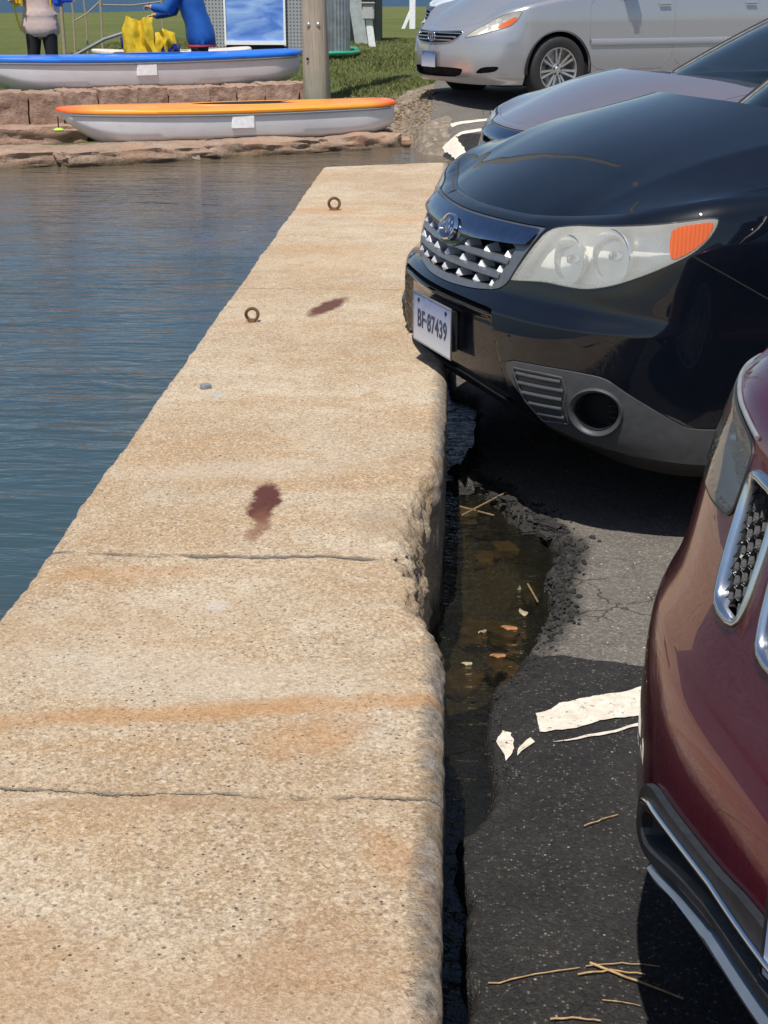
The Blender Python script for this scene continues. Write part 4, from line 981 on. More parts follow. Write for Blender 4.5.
def suv(name_label, fc, al, paintm, face=True, group=None, text='BF·87439', drop=0., one_mirror=True, **over):
    spec = dict(name='parked_car', label=name_label, cat='car', fc=fc, al=al, paint=paintm, plan=SUVP, front=SUVF, side=SUVS, top=SUVT,
                hb=[(0, .40), (.2, .393), (.42, .362), (.65, .300), (.9, .266), (1.1, .25), (2, .24), (5, .25), (5.82, .32)], axles=[(.93, .375), (3.545, .375)], wheel_r=.335,
                holes=sym([HL, TR])+[GR, SL], doors=[(1.72, 2.72), (2.74, 3.72)], under=.20, s1=1.075, s2=1.70, body_off=lambda s, h: -.020*(1-sm(np.abs(s)-(.375+(.60-h)*.42), -.009, .009))*sm(h, .30, .32)*(1-sm(h, .584, .600)), hood=(.24, .112, .078, .56, .80, .10),
                cabin=(1.12, 4.45, .78, .985, 2.1, 4.2, .60, 1.60), seam=.955, group=group, spokes=10)
    spec['top'] = [(a, b-drop*min(1, .0+max(0, a-.0)/.6)) for a, b in SUVT]; spec.update(over); spec['one_mirror'] = one_mirror
    root, E, hoodG, rear = car(spec)
    for sg in (1, -1):
        f = (lambda p: np.asarray(p, float)) if sg > 0 else flip
        g_ = MB(); stube(E, g_, [(sg*1.006, .826), (sg*1.10, .776), (sg*1.2185, .711), (sg*1.33, .66)], -.0012, .0028, 6); g_.build('panel_gap', 'void', root)
        headlight(E, root, f(HL), [(sg*.610, .780, .066), (sg*.770, .805, .072)], f(chk([(.950, .896), (1.055, .914), (1.058, .90), (1.042, .870), (1.00, .836), (.952, .812), (.945, .85)], 2, .2)), 'hazy_lens')
        fog_trim(E, root, TR, FO, sg)
    # grille
    gi = chk([(0, .735), (.06, .742), (.11, .765), (.15, .783), (.27, .7925), (.405, .798), (.382, .747), (.354, .702), (.325, .674), (.2, .664), (0, .660), (-.2, .664), (-.325, .674), (-.354, .702), (-.382, .747), (-.405, .798), (-.27, .7925), (-.15, .783), (-.11, .765), (-.06, .742)], 1, .2)
    g = patch(E, 'grille', 'grille_grey', root, shrink(GR, .003), [gi], .004, .018, .012)
    recess(E, 'grille_opening', 'void', g, gi, .06)
    ch = chk([(0, .7395), (.06, .7465), (.10, .766), (.148, .786), (.27, .795), (.41, .802), (.455, .806), (.477, .848), (.38, .846), (.2, .844), (0, .843), (-.2, .844), (-.38, .846), (-.477, .848), (-.455, .806), (-.41, .802), (-.27, .795), (-.148, .786), (-.10, .766), (-.06, .7465)], 2, .2)
    patch(E, 'chrome_wing', 'chrome_dark', g, ch, (), lambda s, h: .010+.010*np.exp(-((h-.80)/.03)**2), .014, .010)
    if text: emblem(E, g, 0., .796, .024)
    b = MB()
    for h0, wm in ((.7475, .385), (.7025, .355)):
        G = []
        for dh, of in ((-.011, -.03), (-.010, .000), (-.004, .008), (.006, .006), (.012, -.004), (.012, -.03)):
            ss = np.linspace(-wm, wm, 60); G.append(E.P(ss, h0+dh+0*ss, of))
        b.grid(np.array(G))
    b.build('grille_bars', 'grille_grey', g, ang=40)
    for row, (h0, xs_) in enumerate(((.768, [-.365, -.25, -.13, .13, .25, .365]), (.7235, [-.345, -.24, -.12, 0, .12, .24, .345]), (.680, [-.32, -.225, -.115, 0, .115, .225, .32]))):
        for sx in (xs_ if text else []):
            st = MB(); sg = 1; c = E.P(np.array(sx), np.array(h0+.009), .004); l = E.P(np.array(sx-.017), np.array(h0-.010), -.002); r_ = E.P(np.array(sx+.017), np.array(h0-.010), -.002); bt = E.P(np.array(sx), np.array(h0-.020), .0); bk = E.P(np.array(sx), np.array(h0+.016), -.03); ap = E.P(np.array(sx), np.array(h0-.005), .011)
            l2 = E.P(np.array(sx-.017), np.array(h0-.010), -.04); r2 = E.P(np.array(sx+.017), np.array(h0-.010), -.04)
            st.add([ap, c, l, r_, bt, bk, l2, r2], [(0, 2, 1), (0, 1, 3), (0, 4, 2), (0, 3, 4), (1, 2, 6, 5), (1, 5, 7, 3)]); st.build('grille_stud', 'stud', g, smooth=False)
    recess(E, 'bumper_slot', 'void', root, SL, .05)
    lip = MB(); S_ = np.linspace(-1.12, 1.12, 90); lo = herm([a for a, b_ in spec['hb']], [b_ for a, b_ in spec['hb']], np.abs(S_))
    lip.grid(np.array([E.P(S_, lo+.004, -.006), E.P(S_, lo-.002, -.022), E.P(S_, lo-.010, -.030)+0, E.P(S_, lo-.055, -.045), E.P(S_, lo-.062, -.065), E.P(S_, lo-.055, -.14)])[::-1]); lip.build('chin_lip', 'black_plastic', root, ang=60)
    plate(E, root, .056, .510, .305, .152, .010, text)
    return root, E
ROOT_B, EB = suv('glossy blue-black SUV with hazy headlights, nose overhanging the seawall', (-.05, 4.28, 0), 20, 'black_paint')
suv('mauve-grey car parked just beyond the glossy blue-black one, only its hood and windshield showing', (.19, 6.92, 0), 20, 'mauve_paint', text=None, drop=.0, one_mirror=True, cabin=(1.10, 4.45, .80, 1.02, 2.36, 4.2, .60, 1.56), s2=1.62, top=[(0, .865), (.3, .866), (.55, .872), (.8, .895), (1.1, .95), (1.6, 1.035), (2.2, 1.05), (4, 1.06), (6.2, 1.06)], hood=(.24, .05, .03, .5, .8, .3))
suv('white car peeking out behind the nose of the silver minivan', (-.30, 21.4, .40), 24, 'white_paint', text=None)
# ---------------- maroon car
JP = [(0, 0), (.02, .25), (.06, .48), (.13, .66), (.25, .81), (.43, .91), (.66, .955), (1.1, .965), (3.6, .965), (4.4, .93), (4.7, .8), (4.8, .5), (4.82, 0)]
JF = [(.2, .12), (.26, .05), (.34, .012), (.42, -.004), (.50, -.003), (.585, .002), (.63, .010), (.68, .030), (.74, .052), (.85, .085), (.95, .115), (1.02, .15), (1.2, .25)]
JS = [(.2, .06), (.26, .03), (.4, .01), (.64, 0), (.72, .03), (.85, .05), (1.0, .09), (1.2, .14)]
JT = [(0, .985), (.4, .985), (.8, 1.0), (1.2, 1.03), (1.7, 1.06), (2.4, 1.09), (6.6, 1.1)]
jHL = chk([(.508, .842), (.512, .90), (.525, .938), (.62, .950), (.75, .960), (.93, .968), (1.03, .960), (.99, .915), (.86, .870), (.69, .838), (.6, .836)], 2, .2)
jFR = chk([(0, .552), (.126, .549), (.21, .533), (.33, .519), (.443, .506), (.488, .462), (.497, .395), (.470, .383), (.42, .390), (.30, .442), (.2, .466), (0, .470), (-.2, .466), (-.30, .442), (-.42, .396), (-.470, .383), (-.497, .395), (-.488, .462), (-.443, .506), (-.33, .519), (-.21, .533), (-.126, .549)], 1, .2)
slots = [chk([(c-.060, .912), (c-.045, .922), (c+.045, .922), (c+.060, .912), (c+.062, .86), (c+.054, .775), (c+.036, .754), (c-.028, .754), (c-.050, .772), (c-.064, .86)], 1, .25) for c in [(.045+.148*(k-3)) for k in range(7)]]
slots = [np.stack([p[:, 0]+(p[:, 1]-.76)*.2*(i-3)/3., p[:, 1]], -1) for i, p in enumerate(slots)]
spec = dict(name='parked_car', label='dark maroon SUV with chrome-ringed grille slots, nearest car at the right edge', cat='car', fc=(.375, 1.17, 0), al=18, paint='maroon_paint', plan=JP, front=JF, side=JS, top=JT, blend=(.45, .95),
            hb=[(0, .43), (.12, .43), (.29, .415), (.42, .372), (.5, .365), (.8, .32), (1.1, .28), (6.1, .28)], axles=[(.90, .43), (3.815, .43)], wheel_r=.375, holes=sym([jHL])+[jFR]+slots, doors=[(1.80, 2.9), (2.92, 4.0)], under=.22,
            s1=1.03, s2=1.95, hood=(.30, .11, .05, .55, .8, .2), cabin=(1.35, 4.7, .80, 1.03, 2.2, 4.4, .64, 1.70), seam=.96, spokes=10)
root, EJ, hG, rr_ = car(spec)
for sg in (1, -1):
    f = (lambda p: np.asarray(p, float)) if sg > 0 else flip
    hl = headlight(EJ, root, f(jHL), [(sg*.60, .890, .036), (sg*.72, .900, .036)], f(chk([(.86, .895), (.97, .945), (.99, .925), (.90, .885)], 2, .2)), 'clear_lens', .06)
    bt = MB(); stube(EJ, bt, [(sg*a, h) for a, h in ((.53, .945), (.62, .954), (.75, .964), (.93, .971), (1.02, .965))], .001, .0035); bt.build('lamp_brow', 'strip_grey', hl)
for p in slots:
    p = rs(p, .012); q = shrink(p, .0105)
    o = ring(EJ, 'grille_ring', 'satin_chrome', root, p, q, [(0, -.006), (0, .004), (.15, .009), (.5, .011), (.85, .009), (1, .003), (1, -.010)])
    hx = MB(); a = .0125; hgt = a*math.sqrt(3)
    qq = np.asarray(q); s0_, s1_ = qq[:, 0].min(), qq[:, 0].max(); h0_, h1_ = qq[:, 1].min(), qq[:, 1].max()
    k = 0
    for i in range(int((s1_-s0_)/(1.5*a))+2):
        for j in range(int((h1_-h0_)/hgt)+2):
            cx = s0_+i*1.5*a; cy = h0_+j*hgt+(hgt/2 if i % 2 else 0)
            if not inpoly(np.array([[cx, cy]]), qq)[0]: continue
            a_ = np.array([(cx+a*math.cos(w), cy+a*math.sin(w)) for w in np.linspace(0, 2*math.pi, 7)[:6]]); b_ = cx+(a_[:, 0]-cx)*.72, cy+(a_[:, 1]-cy)*.72; b_ = np.stack(b_, -1)
            ring(EJ, '', None, None, a_, b_, [(0, -.010), (.5, -.005), (1, -.010), (1, -.026)], mb=hx, build=False)
    hx.build('honeycomb_mesh', 'black_plastic', o, smooth=False)
    recess(EJ, 'slot_back', 'void', o, q, .032)
jo = chk([(0, .508), (.2, .506), (.40, .476), (.452, .455), (.458, .415), (.43, .412), (.31, .454), (.2, .478), (0, .482), (-.2, .478), (-.31, .454), (-.43, .412), (-.458, .415), (-.452, .455), (-.40, .476), (-.2, .506)], 1, .2)
lf = patch(EJ, 'lower_grille_frame', 'black_plastic', root, shrink(jFR, .003), [jo], .010, .02, .016)
recess(EJ, 'intake', 'grey_plastic', lf, jo, .07)
cs = MB(); stube(EJ, cs, [(-.45, .470), (-.42, .483), (-.33, .497), (-.2, .514), (0, .518), (.2, .514), (.33, .497), (.42, .483), (.45, .470)], .012, .0045); cs.build('chrome_strip', 'chrome', lf)
sk = MB(); S_ = np.linspace(-.41, .41, 70); lo = herm([a for a, b in spec['hb']], [b for a, b in spec['hb']], np.abs(S_)); up = np.array([.466-.02*0 if abs(s) < .2 else .462-.30*(abs(s)-.2)*.75 for s in S_])-.004
sk.grid(np.array([EJ.P(S_, up, -.05), EJ.P(S_, up*.75+lo*.25, .004), EJ.P(S_, up*.5+lo*.5, .014), EJ.P(S_, lo+.006, .010), EJ.P(S_, lo-.004, .0), EJ.P(S_, lo-.006, -.06)])[::-1]); sk.build('skid_strip', 'skid', root, ang=60)
lp = MB(); S_ = np.linspace(-1.1, 1.1, 80); lo = herm([a for a, b in spec['hb']], [b for a, b in spec['hb']], np.abs(S_)); lp.grid(np.array([EJ.P(S_, lo+.004, -.012), EJ.P(S_, lo-.05, -.05), EJ.P(S_, lo-.06, -.12)])[::-1]); lp.build('chin_lip', 'black_plastic', root)
plate(EJ, root, .085, .570, .305, .145, .004, None, frame='black')
# ---------------- minivan
VP = [(0, 0), (.03, .28), (.09, .50), (.19, .70), (.34, .85), (.56, .945), (.85, .98), (1.4, .985), (4.0, .985), (4.8, .96), (5.05, .8), (5.1, .5), (5.11, 0)]
VF = [(.18, .1), (.24, .04), (.32, .01), (.45, 0), (.6, .01), (.7, .05), (.78, .12), (.86, .2), (.95, .3), (1.2, .5)]
VS = [(.2, .06), (.28, .02), (.5, 0), (.8, .0), (1.0, .02), (1.15, .06)]
VT = [(0, .745), (.3, .755), (.6, .80), (.85, .88), (1.1, .94), (1.4, 1.0), (1.9, 1.07), (2.6, 1.10), (7.2, 1.12)]
vHL = chk([(.52, .640), (.60, .705), (.74, .775), (.90, .848), (1.15, .915), (1.185, .905), (1.14, .828), (1.06, .762), (.89, .718), (.70, .672)], 2, .2)
vGR = chk([(0, .700), (.25, .708), (.50, .716), (.47, .66), (.36, .605), (.2, .590), (0, .586), (-.2, .590), (-.36, .605), (-.47, .66), (-.50, .716), (-.25, .708)], 2, .2)
vLO = chk([(-.54, .355), (.54, .355), (.50, .285), (.38, .255), (-.38, .255), (-.50, .285)], 2, .15)
vFO = chk([(.675, .298), (.755, .368), (.96, .379), (.915, .321)], 2, .2)
spec = dict(name='minivan', label='silver minivan with alloy wheels parked on the far side of the lot', cat='minivan', fc=(-.20, 15.60, .36), al=28, paint='silver_paint', plan=VP, front=VF, side=VS, top=VT, blend=(.6, 1.3),
            hb=[(0, .21), (.8, .19), (1.3, .19), (2, .23), (5.5, .25), (6.6, .28)], axles=[(.98, .385), (4.01, .385)], wheel_r=.335, holes=sym([vHL, vFO])+[vGR, vLO], doors=[(1.98, 3.04), (3.06, 4.2)], under=.16,
            s1=1.19, s2=2.0, hood=(.36, .12, .03, .6, .8, .2), cabin=(1.15, 5.0, .80, 1.0, 2.3, 4.75, .66, 1.68), seam=.96, spokes=14)
root, EV, hG, rr_ = car(spec); root.rotation_euler = (0, 0, R(29))
for sg in (1, -1):
    f = (lambda p: np.asarray(p, float)) if sg > 0 else flip
    headlight(EV, root, f(vHL), [(sg*.80, .745, .04), (sg*.93, .795, .045)], f(chk([(.92, .765), (1.12, .865), (1.13, .83), (1.06, .772), (.93, .738)], 2, .2)), 'hazy_lens', .05)
    recess(EV, 'fog_recess', 'void', root, f(vFO), .04)
    m_ = MB(); m_.grid(np.array([EV.P(np.linspace(sg*1.99, sg*4.6, 40), h+0*np.linspace(0, 1, 40), o) for h, o in ((.565, .002), (.572, .014), (.60, .018), (.628, .012), (.634, .002))])[::(-sg if sg < 0 else 1)] if sg > 0 else np.array([EV.P(np.linspace(sg*1.99, sg*4.6, 40), h+0*np.linspace(0, 1, 40), o) for h, o in ((.565, .002), (.572, .014), (.60, .018), (.628, .012), (.634, .002))])[::-1]); m_.build('side_moulding', 'silver_paint', root, ang=50)
g = empty('grille', (0, 0, 0)); g.parent = root
recess(EV, 'grille_back', 'void', g, vGR, .05)
b = MB()
for hh, wd in ((.69, .47), (.655, .42), (.622, .36)): stube(EV, b, [(s, hh) for s in np.linspace(-wd, wd, 12)], .0, .0085)
b.build('grille_bars', 'satin_chrome', g)
b = MB(); stube(EV, b, vGR, .002, .007, closed=True); b.build('grille_ring', 'satin_chrome', g)
b = MB()
p = EV.P(np.array(0.), np.array(.655), .012); n_ = 24
for (rx, rz, cz) in ((.075, .050, 0), (.070, .018, .016), (.022, .046, 0)):
    b.tube([(p[0], p[1]+rx*math.cos(a), p[2]+cz+rz*math.sin(a)) for a in np.linspace(0, 2*math.pi, n_, endpoint=False)], .0055, 8, True)
b.build('emblem', 'chrome', g)
recess(EV, 'lower_intake', 'void', root, vLO, .06)
plate(EV, root, .0, .425, .305, .155, .02, None, pm='plate_low')
# ------------------------------------------------------------------ shore: rocks, block wall, boats, pole
def lump(mb, c, d, rz, seed, sub=9, amp=.12, sq=.72):
    """a rough stone: rounded box with noise"""
    bm = bmesh.new(); bmesh.ops.create_cube(bm, size=2); bmesh.ops.subdivide_edges(bm, edges=bm.edges[:], cuts=sub, use_grid_fill=True)
    V = np.array([tuple(v.co) for v in bm.verts]); F = [[v.index for v in f.verts] for f in bm.faces]; bm.free()
    n = np.linalg.norm(V, axis=1, keepdims=True); S = V/n; V = V*sq+S*(1-sq)*1.25
    k = 1+amp*(fbm(V[:, 0]+seed*3.1, V[:, 1]+V[:, 2]*1.7, 1.7, 4, seed)+.5*fbm(V[:, 2]+seed, V[:, 0]-V[:, 1]*1.3, 4.5, 3, seed+5))[:, None]
    V = V*k*np.array(d)/2; c_, s_ = math.cos(rz), math.sin(rz)
    V = np.stack([V[:, 0]*c_-V[:, 1]*s_+c[0], V[:, 0]*s_+V[:, 1]*c_+c[1], V[:, 2]+c[2]], -1); mb.add(V, F); return mb
rockspec = [(-4.42, 12.62, 1.65, 'low brown shore rock at the water, furthest left below the block wall'), (-3.02, 13.25, 1.35, 'brown shore rock lying between two pale joints left of the orange boat'), (-1.95, 13.95, 1.25, 'reddish shore rock in the shadow below the middle of the orange boat'), (-1.02, 14.55, .95, 'wet brown shore rock below the right end of the orange boat'), (-.42, 14.75, .62, 'small brown rock at the waterline between the orange boat and the white stripe')]
for i, (x, y, w, lb) in enumerate(rockspec):
    mb = MB(); rz = math.atan(.62 if i < 3 else .35); lump(mb, (x, y+.33, -.11), (w*1.12, .75 if i < 4 else .4, .40 if i < 4 else .26), rz, 3+i*5, 18, .15, .62)
    o = mb.build('shore_rock', 'shore_rock', loc=(x, y+.3, 0)); tag(o, lb, 'rock', 'rocks along the waterline')
for x, y, l in ((-3.60, 12.95, 'pale mortar lump between the first two shore rocks'), (-2.44, 13.42, 'pale mortar lump between the shore rocks under the orange boat')):
    mb = MB(); lump(mb, (x, y+.20, -.07), (.12, .16, .18), .5, 7, 6); tag(mb.build('mortar_joint', 'mortar', loc=(x, y, 0)), l, 'mortar joint')
# block wall
A0 = Vector((-4.5, 14.6, 0)); D0 = Vector((3.05, 1.7, 0)).normalized(); rzw = math.atan2(D0.y, D0.x); N0 = Vector((D0.y, -D0.x, 0))
wall = empty('block_wall', A0, rzw); tag(wall, 'low retaining wall of rough pinkish stone blocks under the blue boat', 'stone wall')
st = [-2.2, -1.75, -1.3, -.93, -.627, -.237, .236, .596, .976, 1.394, 1.736, 2.209, 2.519, 2.847, 3.264, 3.50]
mb = MB()
for i, (a, b) in enumerate(zip(st[:-1], st[1:])):
    lump(mb, ((a+b)/2, .26+.02*math.sin(i*7), .26), (b-a-.018, .52, .46+.02*math.sin(i*5)), 0, 20+i, 12, .10, .90)
for i, (a, b) in enumerate(((-2.3, -1.3), (-1.29, -.3), (-.29, .8), (.81, 1.9), (1.91, 2.8), (2.81, 3.5))):
    lump(mb, ((a+b)/2, .02, .0), (b-a, .6, .34), 0, 50+i, 12, .16, .80)
mb.build('stone_blocks', 'pink_stone', wall)
MB().box(((st[0]+st[-1])/2, .27, .25), (st[-1]-st[0]-.04, .40, .42)).build('mortar', 'mortar', wall, smooth=False)
def boat(label, c, rz, L, beam, D, deckm, hullm='hull', nose=.7, patch_x=None, blunt=.16, sheer=.05, tilt=0.):
    o = empty('dinghy', c, rz); tag(o, label, 'dinghy', 'small boats on the shore'); o.rotation_euler = (tilt, 0, rz)
    n = 60; xs_ = np.linspace(-1, 1, n); m = 40
    def hb(x): # half beam, pointed at -1, blunt at +1
        t = (x+1)/2; return beam/2*np.clip(np.sin(np.pi*np.clip(t, 0, 1)**.62*.80)**.75 if True else 0, 0, 1)*np.where(t > .90, np.sqrt(np.clip(1-((t-.90)/.1)**2*.55, 0, 1)), 1)
    def keel(x): t = (x+1)/2; return D*(.92*np.clip(1-t/.20, 0, 1)**2.0+.34*np.clip((t-.84)/.16, 0, 1)**1.8+.05*(x*x))
    top = D+sheer*xs_**2
    G = []
    for x, T in zip(xs_, top):
        h = float(hb(x)); k = float(keel(x)); row = []
        for q, yy, zz in ((0, 1, 1.), (1, .995, .90), (2, .985, .72), (3, .96, .5), (4, .93, .38), (5, .88, .32), (6, .74, .17), (7, .5, .07), (8, .22, .01), (9, 0, 0)):
            row.append((x*L/2, -h*yy, k+(T-k)*zz))
        row = row+[(a, -b, c2) for a, b, c2 in row[-2::-1]]
        G.append(row)
    hm = MB(); hm.grid(np.array(G)); a = [tuple(p) for p in G[-1]]; hm.add(a, [tuple(range(len(a)))]); hm.build('hull', hullm, o, ang=28)
    dm = MB(); H_ = []
    for x, T in zip(xs_, top):
        h = float(hb(x))+.012; row = []
        for w, zz in ((-1.0, -.018), (-1.008, -.008), (-1.008, .008), (-.985, .020), (-.9, .027), (-.6, .036), (-.3, .040), (0, .041)): row.append((x*L/2*1.006, h*w, T+zz*(.5+.5*min(1, h/.3))))
        row += [(p[0], -p[1], p[2]) for p in row[-2::-1]]; H_.append(row)
    dm.grid(np.array(H_)[:, ::-1]); a = [tuple(p) for p in H_[-1]]; dm.add(a, [tuple(range(len(a)))]); a = [tuple(p) for p in H_[0]]; dm.add(a, [tuple(range(len(a)))[::-1]])
    dk = dm.build('deck', deckm, o, ang=40)
    ck = MB(); ck.tube([(.1*L+math.cos(q)*.22*L, math.sin(q)*beam*.24, D+.036) for q in np.linspace(0, 2*math.pi, 40, endpoint=False)], .012, 8, True); ck.build('cockpit_rim', deckm, dk)
    ck = MB(); ck.add([(.1*L+math.cos(q)*.215*L, math.sin(q)*beam*.235, D+.043) for q in np.linspace(0, 2*math.pi, 40, endpoint=False)], [tuple(range(40))]); ck.build('cockpit_floor', 'void', dk)
    for sg in (1, -1):
        rp = MB(); P = [(x*L/2, sg*(float(hb(x))+.006), T-.036) for x, T in zip(xs_[2:-1], top[2:-1])]; rp.tube(P, .011, 6); rp.build('rubbing_strip', 'strip_grey', o)
    if patch_x is not None:
        x = patch_x; h = float(hb(2*x/L)); P = MB(); P.box((x, -h*.985-.004, D-.10), (.225, .03, .125), bev=.006); P.build('side_panel', 'white_patch', o)
    if False: pass
    return o
rb = math.radians(21)
ob = boat('white-hulled boat with an orange deck lying on the rocks at the waterline', (-2.22, 14.60, -.015), rb, 3.40, .95, .37, 'orange_deck', patch_x=.04, sheer=.02)
mb = MB(); mb.tube([(-1.72, -.02, .30), (-1.715, -.02, .20)], .006, 6); mb.lathe([(0, .17), (.05, .18), (.055, .20), (.02, .215), (0, .217)], 16, Matrix.Translation((-1.715, -.02, 0))); mb.build('bow_toggle', 'lime', ob) if 'lime' in M else None
bb = boat('white-hulled boat with a bright blue deck resting on the pinkish block wall', (-3.46, 16.25, .36), math.radians(30), 3.75, 1.0, .40, 'blue_deck', patch_x=-.07, sheer=.03)
boat('small cream boat on the grass behind the yellow vest', (-3.55, 18.7, .15), math.radians(20), 2.0, .8, .55, 'cream', 'cream')
mb = MB(); mb.tube([(-4.72, 18.0, .66), (-4.25, 18.05, .90), (-4.02, 18.1, .97)], .022, 8); tag(mb.build('boat_spar', 'strip_grey', loc=(-4.4, 18, .7)), 'dark grey spar slanting up to the cream boat', 'spar')
# pole
mb = MB(); mb.lathe([(.15, 0), (.142, .3), (.138, 1.5), (.13, 4), (.115, 9.2), (.0, 9.22)], 28)
for k in range(3): mb.v = [(x+(.004*math.sin(z*3+math.atan2(y, x)*5)), y, z) for x, y, z in mb.v]
p = mb.build('utility_pole', 'pole'); p.location = (-1.44, 16.05, .02); p.rotation_euler = (0, R(-1.3), 0); tag(p, 'thick weathered wooden utility pole behind the orange boat', 'utility pole')
for dx in (-.052, .05):
    b = MB().lathe([(0, .006), (.014, .005), (.02, 0), (.02, -.02)], 12, Matrix.Translation((dx, -.138, 1.10)) @ Matrix.Rotation(R(90), 4, 'X')).build('bolt', 'steel', p)
for z0, q in ((1.62, .5), (.75, -.6)):
    b = MB().lathe([(0, .006), (.012, .004), (.016, 0)], 10, Matrix.Translation((q*.13, -.13, z0)) @ Matrix.Rotation(R(90), 4, 'X')).build('knot', 'void', p)
# ------------------------------------------------------------------ people
def skin_body(name, J, E_, parent, mat, sub=2):
    """continuous surface over a skeleton: J name -> (pos, radius)"""
    ks = list(J); me = bpy.data.meshes.new(name); me.from_pydata([J[k][0] for k in ks], [(ks.index(a), ks.index(b)) for a, b in E_], [])
    o = bpy.data.objects.new(name, me); COL.objects.link(o); md = o.modifiers.new('s', 'SKIN'); md.use_smooth_shade = True
    for i, k in enumerate(ks):
        r_ = J[k][1]; me.skin_vertices[0].data[i].radius = (r_, r_) if not hasattr(r_, '__len__') else r_
    me.skin_vertices[0].data[0].use_root = True
    s2_ = o.modifiers.new('u', 'SUBSURF'); s2_.levels = sub; s2_.render_levels = sub
    bpy.context.view_layer.update(); m2 = bpy.data.meshes.new_from_object(o.evaluated_get(bpy.context.evaluated_depsgraph_get())); bpy.data.objects.remove(o)
    m2.materials.clear(); m2.materials.append(M[mat]); m2.shade_smooth(); m2.name = name
    return lnk(bpy.data.objects.new(name, m2), parent)
def loft(name, m, parent, rings, n=32, fold=.0, seed=0):
    """rings: (center, rx, ry) elliptical, stacked"""
    G = []
    for i, (c, rx, ry) in enumerate(rings):
        a = np.linspace(0, 2*math.pi, n, endpoint=False); f = 1+fold*fbm(a*3+seed, a*0+i*.9, 1., 3, seed)
        G.append(np.stack([c[0]+rx*np.cos(a)*f, c[1]+ry*np.sin(a)*f, c[2]+0*a], -1))
    return MB().grid(np.array(G), closed_u=True).build(name, m, parent)
def person(label, loc, rz, lean, arms, clothes):
    o = empty('person', loc, rz); tag(o, label, 'person')
    lx = lean
    J = {'pelvis': ((0, 0, .86), .13), 'belly': ((lx*.15, 0, 1.02), .125), 'chest': ((lx*.45, 0, 1.25), .145), 'neck': ((lx*.75, 0, 1.42), .055), 'head0': ((lx*.9, 0, 1.50), .062), 'head': ((lx*1.0+.01, 0, 1.585), .088), 'crown': ((lx*1.02, 0, 1.66), .06)}
    E_ = [('pelvis', 'belly'), ('belly', 'chest'), ('chest', 'neck'), ('neck', 'head0'), ('head0', 'head'), ('head', 'crown')]
    for sg, s in ((1, 'L'), (-1, 'R')):
        J['hip'+s] = ((0, sg*.085, .80), .095); J['knee'+s] = ((.02, sg*.11, .45), .058); J['ankle'+s] = ((-.01, sg*.12, .09), .038); J['toe'+s] = ((.14, sg*.13, .035), .034)
        E_ += [('pelvis', 'hip'+s), ('hip'+s, 'knee'+s), ('knee'+s, 'ankle'+s), ('ankle'+s, 'toe'+s)]
        sh, el, wr = arms[0 if sg > 0 else 1]
        J['sh'+s] = (sh, .055); J['el'+s] = (el, .038); J['wr'+s] = (wr, .026)
        h = Vector(wr)+(Vector(wr)-Vector(el)).normalized()*.06; J['palm'+s] = (tuple(h), (.034, .018)); E_ += [('chest', 'sh'+s), ('sh'+s, 'el'+s), ('el'+s, 'wr'+s), ('wr'+s, 'palm'+s)]
    b = skin_body('body', J, E_, o, 'skin')
    fg = MB()
    for s in 'LR':
        w = Vector(J['wr'+s][0]); h = Vector(J['palm'+s][0]); d = (h-w).normalized(); sd = d.cross(Vector((0, 0, 1))).normalized(); dn = d.cross(sd)
        for k, ln in enumerate((.066, .074, .07, .055)):
            a = h+sd*(k-1.5)*.017; fg.tube([a-d*.02, a+d*ln*.5, a+d*ln*.8+dn*.022*(1 if dn.z < 0 else -1), a+d*ln*.75+dn*.045*(1 if dn.z < 0 else -1)], [.0095, .009, .008, .006], 8)
        fg.tube([w+d*.02+sd*.02, h+sd*.045-d*.01, h+sd*.05+d*.025], [.011, .010, .007], 8)
    fg.build('fingers', 'skin', b)
    hd = Vector(J['head'][0])
    bm = bmesh.new(); bmesh.ops.create_uvsphere(bm, u_segments=24, v_segments=16, radius=1)
    V = [(hd.x-.012+v.co.x*.105, hd.y+v.co.y*.090, hd.z+.03+v.co.z*.105-(.0 if v.co.x < .3 else 0)) for v in bm.verts]; F = [[v.index for v in f.verts] for f in bm.faces if not (f.calc_center_median().x > .35 and f.calc_center_median().z < .35)]; bm.free()
    MB().add(V, F).build('hair', 'hair', b)
    fc_ = MB(); fc_.tube([hd+Vector((.085, 0, .02)), hd+Vector((.108, 0, -.015))], [.008, .014], 8)
    for sg in (1, -1): fc_.lathe([(0, .004), (.012, 0)], 10, Matrix.Translation(hd+Vector((.082, sg*.032, .022))) @ Matrix.Rotation(R(90), 4, 'Y')); fc_.tube([hd+Vector((0, sg*.086, .02)), hd+Vector((0, sg*.094, -.025))], [.018, .012], 8)
    fc_.build('face', 'skin', b)
    return o, J
def leg_cloth(o, m, gr=1.0):
    for sg in (1, -1):
        loft('trouser_leg', m, o, [((0, sg*.085, .88), .125, .10), ((0, sg*.088, .80), .118, .095), ((.005, sg*.094, .72), .10, .086), ((.015, sg*.105, .55), .078, .07), ((.02, sg*.11, .45), .066, .062), ((.0, sg*.115, .28), .058, .055), ((-.01, sg*.12, .12), .045, .044), ((-.01, sg*.12, .10), .04, .04)])
        mb = MB(); mb.tube([(-.05, sg*.12, .045), (.02, sg*.122, .06), (.10, sg*.13, .045), (.165, sg*.135, .03)], [.045, .05, .045, .03], 12); mb.build('shoe', 'void', o)
